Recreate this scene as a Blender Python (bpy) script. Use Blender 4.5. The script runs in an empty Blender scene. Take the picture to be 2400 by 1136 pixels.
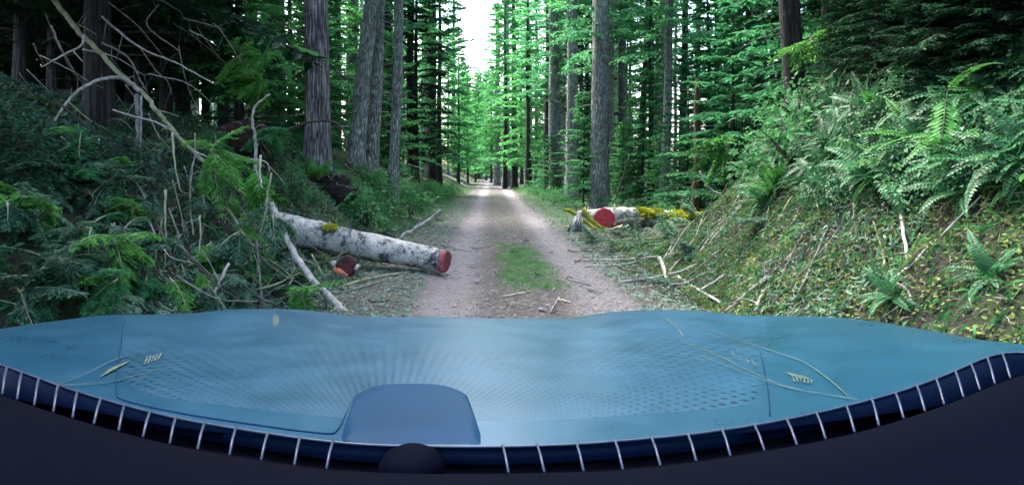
import bpy, math, random
import numpy as np
from mathutils import Vector, Matrix, Quaternion

random.seed(7)
RNG = np.random.default_rng(7)
C = bpy.context.scene.collection
SC = bpy.context.scene
PI = math.pi

# ------------------------------------------------------------------ camera
CAM_H = 1.40
FPX = 1500.0                      # focal length in photo pixels (2400 wide)
VX, VY = 1150.0, 405.0            # where the track vanishes in the photo
cam = bpy.data.cameras.new("dash_camera")
cam.sensor_fit = 'HORIZONTAL'
cam.sensor_width = 36.0
cam.lens = 36.0 * FPX / 2400.0
cam.shift_x = (1200 - VX) / 2400.0
cam.shift_y = -(568 - VY) / 2400.0
cam.clip_start = 0.05
cam.clip_end = 600
cam_o = bpy.data.objects.new("dash_camera", cam)
C.objects.link(cam_o)
cam_o.location = (0, 0, CAM_H)
cam_o.rotation_euler = (PI / 2, 0, 0)
SC.camera = cam_o

# ------------------------------------------------------------------ world, sun, exposure
SUN_EL, SUN_AZ = math.radians(56), math.radians(-38)     # azimuth from +Y (ahead), clockwise
world = bpy.data.worlds.new("World")
SC.world = world
world.use_nodes = True
wn = world.node_tree
bg = wn.nodes["Background"]
sky = wn.nodes.new("ShaderNodeTexSky")
sky.sky_type = 'NISHITA'
sky.sun_disc = False
sky.sun_elevation = SUN_EL
sky.sun_rotation = SUN_AZ
sky.air_density = 1.0
sky.dust_density = 4.0
sky.ozone_density = 1.0
wn.links.new(sky.outputs[0], bg.inputs[0])
bg.inputs[1].default_value = 0.15
sun = bpy.data.lights.new("sun", 'SUN')
sun.energy = 1.5
sun.angle = math.radians(20)
sun.color = (1.0, 0.96, 0.9)
sun_o = bpy.data.objects.new("sun", sun)
C.objects.link(sun_o)
d = Vector((math.sin(SUN_AZ) * math.cos(SUN_EL), math.cos(SUN_AZ) * math.cos(SUN_EL), math.sin(SUN_EL)))
sun_o.rotation_euler = d.to_track_quat('Z', 'Y').to_euler()
SC.view_settings.view_transform = 'Standard'
SC.view_settings.look = 'None'
SC.view_settings.gamma = 1.0
SC.view_settings.exposure = 3.1
SC.cycles.max_bounces = 7
SC.cycles.diffuse_bounces = 5
SC.cycles.glossy_bounces = 2
SC.cycles.transmission_bounces = 5
SC.cycles.use_denoising = True


# ------------------------------------------------------------------ helpers
def sstep(a, b, x):
    t = np.clip((x - a) / (b - a), 0, 1)
    return t * t * (3 - 2 * t)


def wob(x, y, s=1.0, seed=0.0):
    x = x * s + seed * 3.1
    y = y * s - seed * 1.7
    return (np.sin(x * 1.3 + 1.7 * np.sin(y * 0.9)) + np.sin(y * 1.7 + 1.3 * np.sin(x * 1.1 + 2.0))
            + 0.5 * np.sin(2.9 * x + 2.3 * y + 1.0) + 0.5 * np.sin(3.7 * y - 2.1 * x)) / 3.0


def height(x, y):
    x = np.asarray(x, float)
    y = np.asarray(y, float)
    u = -2.15 - x + 0.25 * wob(y, x * 0.3, 0.8, 3)
    lf = 1.0 - 0.35 * sstep(22, 45, y)
    left = (1.55 * sstep(0, 2.4, u) + 0.34 * np.maximum(u - 1.9, 0) * (1 - 0.6 * sstep(5, 9, u))) * lf
    v = x - 2.42 + 0.22 * wob(y, x * 0.3, 1.0, 5)
    r = np.where(v > 0, 1.12 * np.maximum(v, 0) ** 1.05, 0)
    r = np.minimum(r, 3.0 + 0.3 * (r - 3.0))
    g = 1 - sstep(8.8, 12.4, y + 0.12 * (5 - x))
    right = r * g
    right = right + g * sstep(0.1, 0.8, v) * (0.10 * wob(x, y, 2.3, 21) + 0.07 * wob(x, y, 5.1, 22))
    off = np.clip((np.abs(x - 0.15) - 1.6) / 1.5, 0, 1)
    n = 0.10 * wob(x, y, 1.1, 1) + 0.05 * wob(x, y, 3.1, 2) + 0.03 * wob(x, y, 7.3, 4)
    far = 0.25 * wob(x, y, 0.25, 6) * sstep(4, 10, np.abs(x))
    rut = -0.05 * np.exp(-((x + 0.55) / 0.28) ** 2) - 0.05 * np.exp(-((x - 1.2) / 0.28) ** 2)
    rut = rut + 0.008 * wob(x, y, 5.0, 9)
    crest = 0.6 * sstep(70, 120, y)
    return left + right + off * n + far + (1 - off) * rut + crest


def at(px, py, Y):
    """photo direction at a real distance -> world point"""
    return Vector(((px - VX) / FPX * Y, Y, CAM_H - (py - VY) / FPX * Y))


def hit(px, py, lift=0.0, y0=3.0, y1=110.0):
    """where that direction meets the ground"""
    Y = np.arange(y0, y1, 0.03)
    X = (px - VX) / FPX * Y
    Z = CAM_H - (py - VY) / FPX * Y
    m = np.nonzero(Z < height(X, Y) + lift)[0]
    i = m[0] if len(m) else len(Y) - 1
    return Vector((X[i], Y[i], float(height(X[i], Y[i])) + lift))


def ground_normal(x, y, e=0.15):
    hx = float(height(x + e, y) - height(x - e, y)) / (2 * e)
    hy = float(height(x, y + e) - height(x, y - e)) / (2 * e)
    return Vector((-hx, -hy, 1)).normalized()


class MB:
    def __init__(self):
        self.v, self.f, self.uv, self.mi, self.n = [], [], [], [], 0

    def add(self, verts, faces, uvs=None, mi=0):
        verts = np.asarray(verts, float).reshape(-1, 3)
        self.v.append(verts)
        for k, fc in enumerate(faces):
            self.f.append(tuple(int(i) + self.n for i in fc))
            self.uv.append(uvs[k] if uvs is not None else None)
            self.mi.append(mi)
        self.n += len(verts)

    def quads(self, q, mi=0):
        q = np.asarray(q, float)
        n = len(q)
        self.v.append(q.reshape(-1, 3))
        base = self.n
        for i in range(n):
            b = base + 4 * i
            self.f.append((b, b + 1, b + 2, b + 3))
            self.uv.append(None)
            self.mi.append(mi)
        self.n += 4 * n

    def tube(self, pts, radii, sides=8, cap=True, rough=0.0, mi=0, seed=0):
        pts = [Vector(p) for p in pts]
        n = len(pts)
        if not hasattr(radii, '__len__'):
            radii = [radii] * n
        rr = random.Random(seed + n)
        up = None
        rings, uvv, L = [], [], 0.0
        for i, p in enumerate(pts):
            tg = (pts[min(i + 1, n - 1)] - pts[max(i - 1, 0)])
            tg = tg.normalized() if tg.length > 1e-9 else Vector((0, 0, 1))
            if up is None:
                a = Vector((1, 0, 0)) if abs(tg.x) < 0.8 else Vector((0, 1, 0))
                up = (a - tg * a.dot(tg)).normalized()
            else:
                up = (up - tg * up.dot(tg)).normalized()
            sd = tg.cross(up)
            if i:
                L += (p - pts[i - 1]).length
            ring = []
            for k in range(sides):
                a = 2 * PI * k / sides
                r = radii[i] * (1 + (rr.uniform(-rough, rough) if rough else 0))
                ring.append(p + (up * math.cos(a) + sd * math.sin(a)) * r)
            rings.append(ring)
            uvv.append(L)
        verts = [tuple(q) for r in rings for q in r]
        faces, uvs = [], []
        rm = max(radii)
        for i in range(n - 1):
            for k in range(sides):
                k2 = (k + 1) % sides
                faces.append((i * sides + k, i * sides + k2, (i + 1) * sides + k2, (i + 1) * sides + k))
                u0, u1 = 2 * PI * rm * k / sides, 2 * PI * rm * (k + 1) / sides
                uvs.append(((u0, uvv[i]), (u1, uvv[i]), (u1, uvv[i + 1]), (u0, uvv[i + 1])))
        if cap:
            faces.append(tuple(reversed(range(sides))))
            uvs.append([(0, 0)] * sides)
            faces.append(tuple((n - 1) * sides + k for k in range(sides)))
            uvs.append([(0, 0)] * sides)
        self.add(verts, faces, uvs, mi)

    def mesh(self, name, mats, smooth=True):
        me = bpy.data.meshes.new(name)
        v = np.concatenate(self.v) if self.v else np.zeros((0, 3))
        me.from_pydata(v.tolist(), [], self.f)
        if not isinstance(mats, (list, tuple)):
            mats = [mats]
        for m in mats:
            me.materials.append(m)
        if any(u is not None for u in self.uv):
            lay = me.uv_layers.new(name="UVMap")
            flat = []
            for fc, u in zip(self.f, self.uv):
                if u is None:
                    flat.extend([0.0, 0.0] * len(fc))
                else:
                    for c in u:
                        flat.extend((c[0], c[1]))
            lay.data.foreach_set("uv", flat)
        if len(mats) > 1:
            me.polygons.foreach_set("material_index", self.mi)
        if smooth:
            me.polygons.foreach_set("use_smooth", [True] * len(me.polygons))
        me.update()
        return me

    def build(self, name, mats, parent=None, smooth=True):
        return obj(name, self.mesh(name, mats, smooth), parent)


def obj(name, me, parent=None, loc=None, rot=None, scale=None):
    o = bpy.data.objects.new(name, me)
    C.objects.link(o)
    if parent is not None:
        o.parent = parent
    if loc is not None:
        o.location = loc
    if rot is not None:
        if isinstance(rot, Quaternion):
            o.rotation_mode = 'QUATERNION'
            o.rotation_quaternion = rot
        else:
            o.rotation_euler = rot
    if scale is not None:
        o.scale = scale if hasattr(scale, '__len__') else (scale,) * 3
    return o


def tag(o, label=None, cat=None, group=None, kind=None):
    if label:
        o["label"] = label
    if cat:
        o["category"] = cat
    if group:
        o["group"] = group
    if kind:
        o["kind"] = kind
    return o


def smooth_line(pts, per=5):
    pts = [Vector(p) for p in pts]
    if len(pts) < 3:
        a, b = pts[0], pts[-1]
        return [a.lerp(b, i / per) for i in range(per + 1)]
    out = []
    P = [pts[0] * 2 - pts[1]] + pts + [pts[-1] * 2 - pts[-2]]
    for i in range(1, len(P) - 2):
        p0, p1, p2, p3 = P[i - 1], P[i], P[i + 1], P[i + 2]
        for k in range(per):
            t = k / per
            out.append(0.5 * ((2 * p1) + (p2 - p0) * t + (2 * p0 - 5 * p1 + 4 * p2 - p3) * t * t
                              + (3 * p1 - p0 - 3 * p2 + p3) * t ** 3))
    out.append(pts[-1])
    return out


# ------------------------------------------------------------------ materials
class NT:
    def __init__(self, name):
        self.m = bpy.data.materials.new(name)
        self.m.use_nodes = True
        self.t = self.m.node_tree
        self.b = self.t.nodes["Principled BSDF"]
        self.out = self.t.nodes["Material Output"]

    def n(self, typ, **kw):
        nd = self.t.nodes.new(typ)
        for k, v in kw.items():
            setattr(nd, k, v)
        return nd

    def l(self, a, b):
        self.t.links.new(a, b)

    def coord(self, which='Object', scale=(1, 1, 1)):
        tc = self.n("ShaderNodeTexCoord")
        mp = self.n("ShaderNodeMapping")
        mp.inputs['Scale'].default_value = scale
        self.l(tc.outputs[which], mp.inputs['Vector'])
        return mp.outputs[0]

    def world(self, scale=(1, 1, 1)):
        g = self.n("ShaderNodeNewGeometry")
        mp = self.n("ShaderNodeMapping")
        mp.inputs['Scale'].default_value = scale
        self.l(g.outputs['Position'], mp.inputs['Vector'])
        return mp.outputs[0]

    def noise(self, vec, scale, detail=4, rough=0.6):
        nd = self.n("ShaderNodeTexNoise")
        nd.inputs['Scale'].default_value = scale
        nd.inputs['Detail'].default_value = detail
        nd.inputs['Roughness'].default_value = rough
        self.l(vec, nd.inputs['Vector'])
        return nd.outputs['Fac']

    def ramp(self, fac, stops):
        r = self.n("ShaderNodeValToRGB")
        els = r.color_ramp.elements
        while len(els) < len(stops):
            els.new(0.5)
        for e, (p, c) in zip(els, stops):
            e.position = p
            e.color = (*c, 1) if len(c) == 3 else c
        self.l(fac, r.inputs[0])
        return r.outputs[0]

    def mix(self, fac, a, b, blend='MIX'):
        m = self.n("ShaderNodeMix", data_type='RGBA', blend_type=blend)
        for s, v in ((m.inputs[0], fac), (m.inputs[6], a), (m.inputs[7], b)):
            if isinstance(v, (int, float)):
                s.default_value = v
            elif isinstance(v, tuple):
                s.default_value = (*v, 1)
            else:
                self.l(v, s)
        return m.outputs[2]

    def math(self, op, a, b=None, clamp=False):
        m = self.n("ShaderNodeMath", operation=op, use_clamp=clamp)
        for s, v in ((m.inputs[0], a), (m.inputs[1], b)):
            if v is None:
                continue
            if isinstance(v, (int, float)):
                s.default_value = v
            else:
                self.l(v, s)
        return m.outputs[0]

    def bump(self, h, strength, dist=0.05):
        b = self.n("ShaderNodeBump")
        b.inputs['Strength'].default_value = strength
        b.inputs['Distance'].default_value = dist
        self.l(h, b.inputs['Height'])
        self.l(b.outputs[0], self.b.inputs['Normal'])


def mat_leaf(name, dark, mid, light, trans=0.4, rough=0.65, spec=0.10, scale=1.5):
    t = NT(name)
    w = t.world()
    oi = t.n("ShaderNodeObjectInfo")
    a = t.noise(w, scale, 3, 0.7)
    b = t.noise(w, 14.0, 2, 0.6)
    f = t.math('ADD', t.math('MULTIPLY', a, 0.75), t.math('MULTIPLY', b, 0.45))
    f = t.math('ADD', f, t.math('MULTIPLY', oi.outputs['Random'], 0.18))
    col = t.ramp(f, [(0.42, dark), (0.62, mid), (0.85, light)])
    t.l(col, t.b.inputs['Base Color'])
    t.b.inputs['Roughness'].default_value = rough
    t.b.inputs['Specular IOR Level'].default_value = spec
    tr = t.n("ShaderNodeBsdfTranslucent")
    t.l(col, tr.inputs[0])
    mx = t.n("ShaderNodeMixShader")
    mx.inputs[0].default_value = trans
    t.l(t.b.outputs[0], mx.inputs[1])
    t.l(tr.outputs[0], mx.inputs[2])
    t.l(mx.outputs[0], t.out.inputs[0])
    return t.m


def mat_bark(name, crev, plate, lichen, lich=0.5, sx=14, sy=1.1, bump=0.9):
    t = NT(name)
    uv = t.coord('UV', (sx, sy, 1))
    w = t.world()
    # wobble the furrows
    dn = t.n("ShaderNodeTexNoise")
    dn.inputs['Scale'].default_value = 1.2
    dn.inputs['Detail'].default_value = 3
    t.l(uv, dn.inputs['Vector'])
    mv = t.n("ShaderNodeVectorMath", operation='SCALE')
    t.l(dn.outputs['Color'], mv.inputs[0])
    mv.inputs['Scale'].default_value = 1.9
    av = t.n("ShaderNodeVectorMath", operation='ADD')
    t.l(uv, av.inputs[0])
    t.l(mv.outputs[0], av.inputs[1])
    vo = t.n("ShaderNodeTexVoronoi", feature='DISTANCE_TO_EDGE')
    vo.inputs['Scale'].default_value = 1.0
    t.l(av.outputs[0], vo.inputs['Vector'])
    e = vo.outputs['Distance']
    fine = t.noise(uv, 3.0, 5, 0.7)
    edge = t.math('MULTIPLY', e, 4.0, True)
    pl = t.mix(fine, tuple(c * 0.55 for c in plate), tuple(min(1, c * 1.35) for c in plate))
    ln = t.noise(w, 5.0, 5, 0.75)
    lf = t.ramp(ln, [(0.62 - 0.25 * lich, (0, 0, 0)), (0.72 - 0.2 * lich, (1, 1, 1))])
    pl = t.mix(lf, pl, lichen)
    t.l(t.mix(edge, crev, pl), t.b.inputs['Base Color'])
    t.b.inputs['Roughness'].default_value = 0.9
    h = t.math('ADD', t.math('MULTIPLY', edge, 0.8), t.math('MULTIPLY', fine, 0.4))
    t.bump(h, bump, 0.04)
    return t.m


def mat_plain(name, a, b, scale=20, rough=0.85, bump=0.3, dist=0.01, coord='world'):
    t = NT(name)
    w = t.world() if coord == 'world' else t.coord(coord)
    f = t.noise(w, scale, 5, 0.65)
    t.l(t.ramp(f, [(0.3, a), (0.7, b)]), t.b.inputs['Base Color'])
    t.b.inputs['Roughness'].default_value = rough
    if bump:
        t.bump(f, bump, dist)
    return t.m


M = {}
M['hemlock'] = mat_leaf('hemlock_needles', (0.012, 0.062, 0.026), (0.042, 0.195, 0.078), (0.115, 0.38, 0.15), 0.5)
M['hemlock_bright'] = mat_leaf('sunny_hemlock_needles', (0.03, 0.155, 0.05), (0.095, 0.36, 0.11), (0.24, 0.60, 0.20), 0.5)  # brighter needle copy, light on the crowns put into its colour
M['hemlock_dark'] = mat_leaf('dark_hemlock_needles', (0.005, 0.018, 0.010), (0.012, 0.045, 0.022), (0.03, 0.10, 0.045), 0.25)  # darker needle copy, shade of the wood put into its colour
M['fir_fresh'] = mat_leaf('fresh_fir_needles', (0.025, 0.12, 0.022), (0.075, 0.28, 0.05), (0.19, 0.48, 0.11), 0.35, 0.6, 0.12, 3)
M['fir_grey'] = mat_leaf('greyish_fir_needles', (0.012, 0.042, 0.024), (0.055, 0.145, 0.085), (0.17, 0.32, 0.20), 0.3, 0.65, 0.1, 3)
M['fern'] = mat_leaf('fern_leaf', (0.006, 0.034, 0.012), (0.028, 0.130, 0.046), (0.09, 0.29, 0.125), 0.3, 0.42, 0.25, 3)
M['fern_bright'] = mat_leaf('bright_fern_leaf', (0.02, 0.10, 0.015), (0.05, 0.22, 0.035), (0.11, 0.38, 0.08), 0.4, 0.5, 0.25, 3)
M['shrub'] = mat_leaf('shrub_leaf', (0.014, 0.07, 0.025), (0.045, 0.19, 0.06), (0.12, 0.36, 0.12), 0.35, 0.6, 0.1, 2.5)
M['moss'] = mat_leaf('moss', (0.012, 0.030, 0.010), (0.085, 0.145, 0.038), (0.32, 0.39, 0.11), 0.2, 0.8, 0.2, 1.2)
M['moss_yellow'] = mat_leaf('yellow_moss', (0.09, 0.12, 0.01), (0.27, 0.31, 0.02), (0.5, 0.5, 0.06), 0.25, 0.8, 0.2, 4)
M['grass'] = mat_leaf('grass', (0.05, 0.16, 0.035), (0.12, 0.31, 0.09), (0.28, 0.48, 0.2), 0.3, 0.5, 0.4, 3)
M['litter'] = mat_leaf('litter', (0.05, 0.042, 0.036), (0.15, 0.14, 0.11), (0.42, 0.40, 0.34), 0.1, 0.9, 0.2, 9)
M['bits'] = mat_leaf('green_debris', (0.02, 0.07, 0.04), (0.075, 0.18, 0.11), (0.22, 0.37, 0.25), 0.2, 0.7, 0.3, 6)
M['bark_ridged'] = mat_bark('ridged_bark', (0.018, 0.012, 0.014), (0.38, 0.345, 0.35), (0.52, 0.54, 0.51), 0.3)
M['bark_pale'] = mat_bark('pale_lichen_bark', (0.05, 0.056, 0.053), (0.42, 0.43, 0.415), (0.58, 0.64, 0.58), 0.8, 17, 3)
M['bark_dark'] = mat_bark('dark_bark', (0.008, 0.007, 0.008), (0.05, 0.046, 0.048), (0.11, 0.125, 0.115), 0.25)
M['bark_mid'] = mat_bark('grey_bark', (0.018, 0.017, 0.019), (0.28, 0.275, 0.28), (0.42, 0.45, 0.43), 0.5, 15, 2.2)


def mat_logbark():
    t = NT('log_bark')
    w = t.world()
    a = t.noise(w, 5.5, 6, 0.72)
    b = t.noise(w, 30.0, 4, 0.7)
    c = t.noise(w, 1.6, 3, 0.6)
    f = t.math('ADD', t.math('MULTIPLY', a, 0.75), t.math('MULTIPLY', c, 0.3))
    f = t.math('ADD', f, t.math('MULTIPLY', t.math('SUBTRACT', b, 0.5), 0.35))
    g = t.n("ShaderNodeNewGeometry")
    col = t.ramp(f, [(0.40, (0.022, 0.023, 0.028)), (0.475, (0.12, 0.125, 0.13)), (0.515, (0.40, 0.395, 0.35)), (0.66, (0.72, 0.70, 0.63))])
    t.l(col, t.b.inputs['Base Color'])
    t.b.inputs['Roughness'].default_value = 0.9
    t.bump(t.math('ADD', a, t.math('MULTIPLY', b, 0.5)), 0.8, 0.05)
    return t.m


M['bark_log'] = mat_logbark()
M['bark_snag'] = mat_bark('snag_wood', (0.06, 0.03, 0.016), (0.26, 0.16, 0.09), (0.34, 0.26, 0.16), 0.2, 25, 3)
M['twig_pale'] = mat_plain('pale_stick_bark', (0.16, 0.145, 0.13), (0.62, 0.60, 0.54), 14, 0.85, 0.4)
M['twig_grey'] = mat_plain('grey_stick_bark', (0.06, 0.055, 0.05), (0.30, 0.28, 0.25), 14, 0.85, 0.4)
M['twig_dark'] = mat_plain('dark_stick_bark', (0.018, 0.014, 0.012), (0.08, 0.065, 0.055), 14, 0.9, 0.4)
M['twig_moss'] = mat_plain('mossy_stick_bark', (0.12, 0.14, 0.05), (0.46, 0.45, 0.30), 9, 0.9, 0.4)
M['fern_stem'] = mat_plain('fern_stem', (0.02, 0.045, 0.015), (0.06, 0.10, 0.035), 20, 0.7, 0.0)
M['cut_red'] = mat_plain('red_cut_wood', (0.36, 0.02, 0.03), (0.60, 0.06, 0.075), 12, 0.75, 0.25)
M['cut_pink'] = mat_plain('pink_cut_wood', (0.24, 0.05, 0.055), (0.46, 0.13, 0.14), 14, 0.75, 0.25)
M['cut_dark'] = mat_plain('dark_red_wood', (0.05, 0.008, 0.012), (0.15, 0.025, 0.035), 14, 0.8, 0.3)
M['cut_orange'] = mat_plain('orange_wood', (0.45, 0.10, 0.05), (0.70, 0.24, 0.13), 18, 0.8, 0.3)
M['cut_pale'] = mat_plain('pale_split_wood', (0.40, 0.33, 0.24), (0.68, 0.60, 0.46), 18, 0.8, 0.3)
M['soil'] = mat_plain('dark_soil', (0.004, 0.003, 0.003), (0.026, 0.017, 0.016), 5, 0.95, 0.8, 0.06)
M['root_red'] = mat_plain('red_brown_root', (0.010, 0.004, 0.004), (0.07, 0.028, 0.026), 9, 0.9, 0.5, 0.03)
M['stone'] = mat_plain('grey_stone', (0.16, 0.15, 0.17), (0.36, 0.35, 0.37), 18, 0.9, 0.4)


def mat_ground():
    t = NT('forest_floor')
    w = t.world()
    a = t.noise(w, 0.9, 5, 0.7)
    b = t.noise(w, 9.0, 6, 0.75)
    c = t.noise(w, 38.0, 4, 0.7)
    brown = t.ramp(c, [(0.3, (0.008, 0.006, 0.005)), (0.7, (0.06, 0.048, 0.038))])
    mossy = t.ramp(b, [(0.3, (0.008, 0.02, 0.007)), (0.55, (0.030, 0.06, 0.016)), (0.75, (0.10, 0.14, 0.035))])
    f = t.ramp(t.math('ADD', t.math('MULTIPLY', a, 0.7), t.math('MULTIPLY', b, 0.35)), [(0.44, (0, 0, 0)), (0.62, (1, 1, 1))])
    t.l(t.mix(f, brown, mossy), t.b.inputs['Base Color'])
    t.b.inputs['Roughness'].default_value = 0.95
    t.bump(t.math('ADD', b, c), 0.9, 0.06)
    return t.m


def mat_road():
    t = NT('gravel_track')
    w = t.world()
    a = t.noise(w, 1.3, 4, 0.6)
    b = t.noise(w, 22.0, 5, 0.7)
    vo = t.n("ShaderNodeTexVoronoi")
    vo.inputs['Scale'].default_value = 34.0
    t.l(w, vo.inputs['Vector'])
    peb = t.ramp(vo.outputs['Color'], [(0.2, (0.050, 0.044, 0.048)), (0.6, (0.140, 0.129, 0.138)), (0.95, (0.34, 0.325, 0.335))])
    dirt = t.ramp(b, [(0.3, (0.036, 0.030, 0.032)), (0.7, (0.134, 0.119, 0.127))])
    base = t.mix(t.ramp(b, [(0.4, (0, 0, 0)), (0.6, (1, 1, 1))]), dirt, peb)
    # two packed, paler wheel tracks and a darker middle
    g = t.n("ShaderNodeNewGeometry")
    sx = t.n("ShaderNodeSeparateXYZ")
    t.l(g.outputs['Position'], sx.inputs[0])
    x = t.math('ADD', sx.outputs[0], t.math('MULTIPLY', t.math('SUBTRACT', a, 0.5), 0.5))
    d1 = t.math('ABSOLUTE', t.math('ADD', x, 0.5))
    d2 = t.math('ABSOLUTE', t.math('SUBTRACT', x, 1.25))
    dm = t.math('MINIMUM', d1, d2)
    tr = t.ramp(dm, [(0.12, (1, 1, 1)), (0.5, (0, 0, 0))])
    base = t.mix(tr, t.mix(0.5, base, (0.06, 0.055, 0.042)), t.mix(0.5, base, (0.28, 0.265, 0.275)))
    t.l(base, t.b.inputs['Base Color'])
    t.b.inputs['Roughness'].default_value = 0.92
    t.bump(t.math('ADD', b, vo.outputs['Distance']), 0.7, 0.03)
    return t.m


M['ground'] = mat_ground()
M['road'] = mat_road()


# ------------------------------------------------------------------ ground and track
def grid_mesh(name, xs, ys, hf, mat, drop=None):
    X, Y = np.meshgrid(xs, ys)
    Z = hf(X, Y)
    v = np.stack([X, Y, Z], -1).reshape(-1, 3)
    nx, ny = len(xs), len(ys)
    idx = np.arange(nx * ny).reshape(ny, nx)
    f = np.stack([idx[:-1, :-1], idx[:-1, 1:], idx[1:, 1:], idx[1:, :-1]], -1).reshape(-1, 4)
    me = bpy.data.meshes.new(name)
    me.from_pydata(v.tolist(), [], f.tolist())
    me.materials.append(mat)
    me.polygons.foreach_set("use_smooth", [True] * len(me.polygons))
    me.update()
    return obj(name, me)


xs = np.concatenate([np.linspace(-90, -12, 40), np.arange(-11.8, 11.9, 0.13), np.linspace(12, 90, 40)])
ys = np.concatenate([np.arange(-10, 2, 1.0), np.arange(2, 22, 0.13), np.linspace(22.2, 60, 110), np.linspace(61, 260, 60)])
ground = grid_mesh('ground', xs, ys, height, M['ground'])
tag(ground, 'brown and mossy forest floor rising in a bank on both sides', 'ground', kind='structure')

ry = np.concatenate([np.arange(-6, 24, 0.12), np.linspace(24.2, 118, 240)])
NXR = 44
road_v, road_f = [], []
for j, y in enumerate(ry):
    jag = 0.16 * wob(np.array(y), np.array(0.0), 1.7, 11) + 0.09 * wob(np.array(y), np.array(0.0), 6.0, 12)
    jag2 = 0.16 * wob(np.array(y), np.array(0.0), 1.5, 13) + 0.09 * wob(np.array(y), np.array(0.0), 6.6, 14)
    x0 = -1.75 + float(jag) + 0.25 * float(sstep(12, 22, y))
    x1 = 2.0 + float(jag2) - 0.2 * float(sstep(25, 60, y))
    for i in range(NXR):
        x = x0 + (x1 - x0) * i / (NXR - 1)
        e = min(i, NXR - 1 - i)
        road_v.append((x, y, float(height(x, y)) + (0.006 if e > 0 else -0.02)))
for j in range(len(ry) - 1):
    for i in range(NXR - 1):
        a = j * NXR + i
        road_f.append((a, a + 1, a + NXR + 1, a + NXR))
me = bpy.data.meshes.new('dirt_road')
me.from_pydata(road_v, [], road_f)
me.materials.append(M['road'])
me.polygons.foreach_set("use_smooth", [True] * len(me.polygons))
tag(obj('dirt_road', me), 'purplish grey gravel track with two wheel ruts', 'road', kind='structure')


# ------------------------------------------------------------------ foliage generators
def leaf_quads(P, D, S, L, W, droop=0.0):
    """diamond leaflets: base points P, directions D, side vectors S, lengths L, widths W"""
    P, D, S = (np.asarray(a, float) for a in (P, D, S))
    L = np.asarray(L, float)[:, None]
    W = np.asarray(W, float)[:, None]
    mid = P + D * L * 0.45
    tip = P + D * L
    tip[:, 2] -= droop * L[:, 0]
    return np.stack([P, mid + S * W * 0.5, tip, mid - S * W * 0.5], 1)


def norm(a):
    return a / np.maximum(np.linalg.norm(a, axis=-1, keepdims=True), 1e-9)


def bough(mb, base, direc, length, rng, droop=0.5, n=16, per=6, tw=0.32, leaf=0.07, width=0.35, stem=0.012, mi_leaf=0, mi_stem=1):
    """a conifer branch: arched stem with two ranks of feathered side twigs"""
    base = np.asarray(base, float)
    d = norm(np.asarray(direc, float))
    m = 8
    pts = []
    p = base.copy()
    dd = d.copy()
    for i in range(m + 1):
        pts.append(p.copy())
        p = p + dd * length / m
        dd = norm(dd + np.array([rng.normal(0, .05), rng.normal(0, .05), -droop / m]))
    pts = np.array(pts)
    mb.tube([Vector(q) for q in pts], [stem * (1 - 0.8 * i / m) for i in range(m + 1)], 3, False, mi=mi_stem)
    t = np.repeat(np.linspace(0.12, 1.0, n), 2) + rng.normal(0, 0.015, 2 * n)
    t = np.clip(t, 0.05, 1.0)
    side = np.tile([1.0, -1.0], n)
    fi = t * m
    i0 = np.minimum(fi.astype(int), m - 1)
    fr = (fi - i0)[:, None]
    P = pts[i0] * (1 - fr) + pts[i0 + 1] * fr
    T = norm(pts[i0 + 1] - pts[i0])
    up = np.array([0, 0, 1.0])
    S = norm(np.cross(T, up)) * side[:, None]
    prof = tw * (0.35 + 0.65 * np.sin(np.clip(t * 1.25, 0, 1) * PI) ** 0.7) * (1.15 - 0.75 * t) * rng.uniform(0.7, 1.25, len(t))
    D = norm(T * rng.uniform(0.5, 0.9, len(t))[:, None] + S * 0.9 + up * rng.normal(-0.22, 0.15, len(t))[:, None])
    # leaflets on each side twig
    s = np.linspace(0.1, 1.0, per)
    PP = (P[:, None, :] + D[:, None, :] * (prof[:, None] * s[None, :])[..., None])
    PP[..., 2] -= (prof[:, None] * s[None, :] ** 2) * 0.25 * droop
    sd2 = np.tile(np.where(np.arange(per) % 2 == 0, 1.0, -1.0), (len(t), 1))
    S2 = norm(np.cross(D, up))
    DD = norm(D[:, None, :] * 0.75 + S2[:, None, :] * sd2[..., None] * 0.7 + rng.normal(0, .18, (len(t), per, 3)))
    N = norm(up + rng.normal(0, 0.35, (len(t), per, 3)))
    SS = norm(np.cross(DD, N))
    LL = leaf * rng.uniform(0.7, 1.4, (len(t), per)) * (1.2 - 0.5 * s[None, :])
    mb.quads(leaf_quads(PP.reshape(-1, 3), DD.reshape(-1, 3), SS.reshape(-1, 3), LL.ravel(), LL.ravel() * width, 0.12), mi_leaf)
    # a blade along each side twig so the twig reads solid
    SN = norm(np.cross(D, N[:, 0]))
    mb.quads(leaf_quads(P, D, SN, prof * 1.0, prof * 0.16, 0.12), mi_leaf)


def crown_mesh(name, z0, z1, rad0, nb, seed, droop=0.5, n=12, per=5, leaf=0.13, tw=0.5, up0=0.15, bare=0.0):
    rng = np.random.default_rng(seed)
    mb = MB()
    ga = 2.399963
    for k in range(nb):
        f = (k + rng.uniform(0, 0.8)) / nb
        z = z0 + (z1 - z0) * f
        a = k * ga + rng.normal(0, 0.3)
        L = rad0 * (1 - f) ** 0.75 * rng.uniform(0.6, 1.15) + 0.25
        el = up0 + 0.5 * f + rng.normal(0, 0.1)
        dr = (math.cos(a) * math.cos(el), math.sin(a) * math.cos(el), math.sin(el))
        bough(mb, (0, 0, z), dr, L, rng, droop * rng.uniform(0.6, 1.4), n, per, tw * (0.5 + 0.5 * (1 - f)), leaf, 0.4, 0.02 * (1.2 - f))
    return mb.mesh(name, [M['hemlock'], M['twig_dark']], smooth=False)


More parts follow.
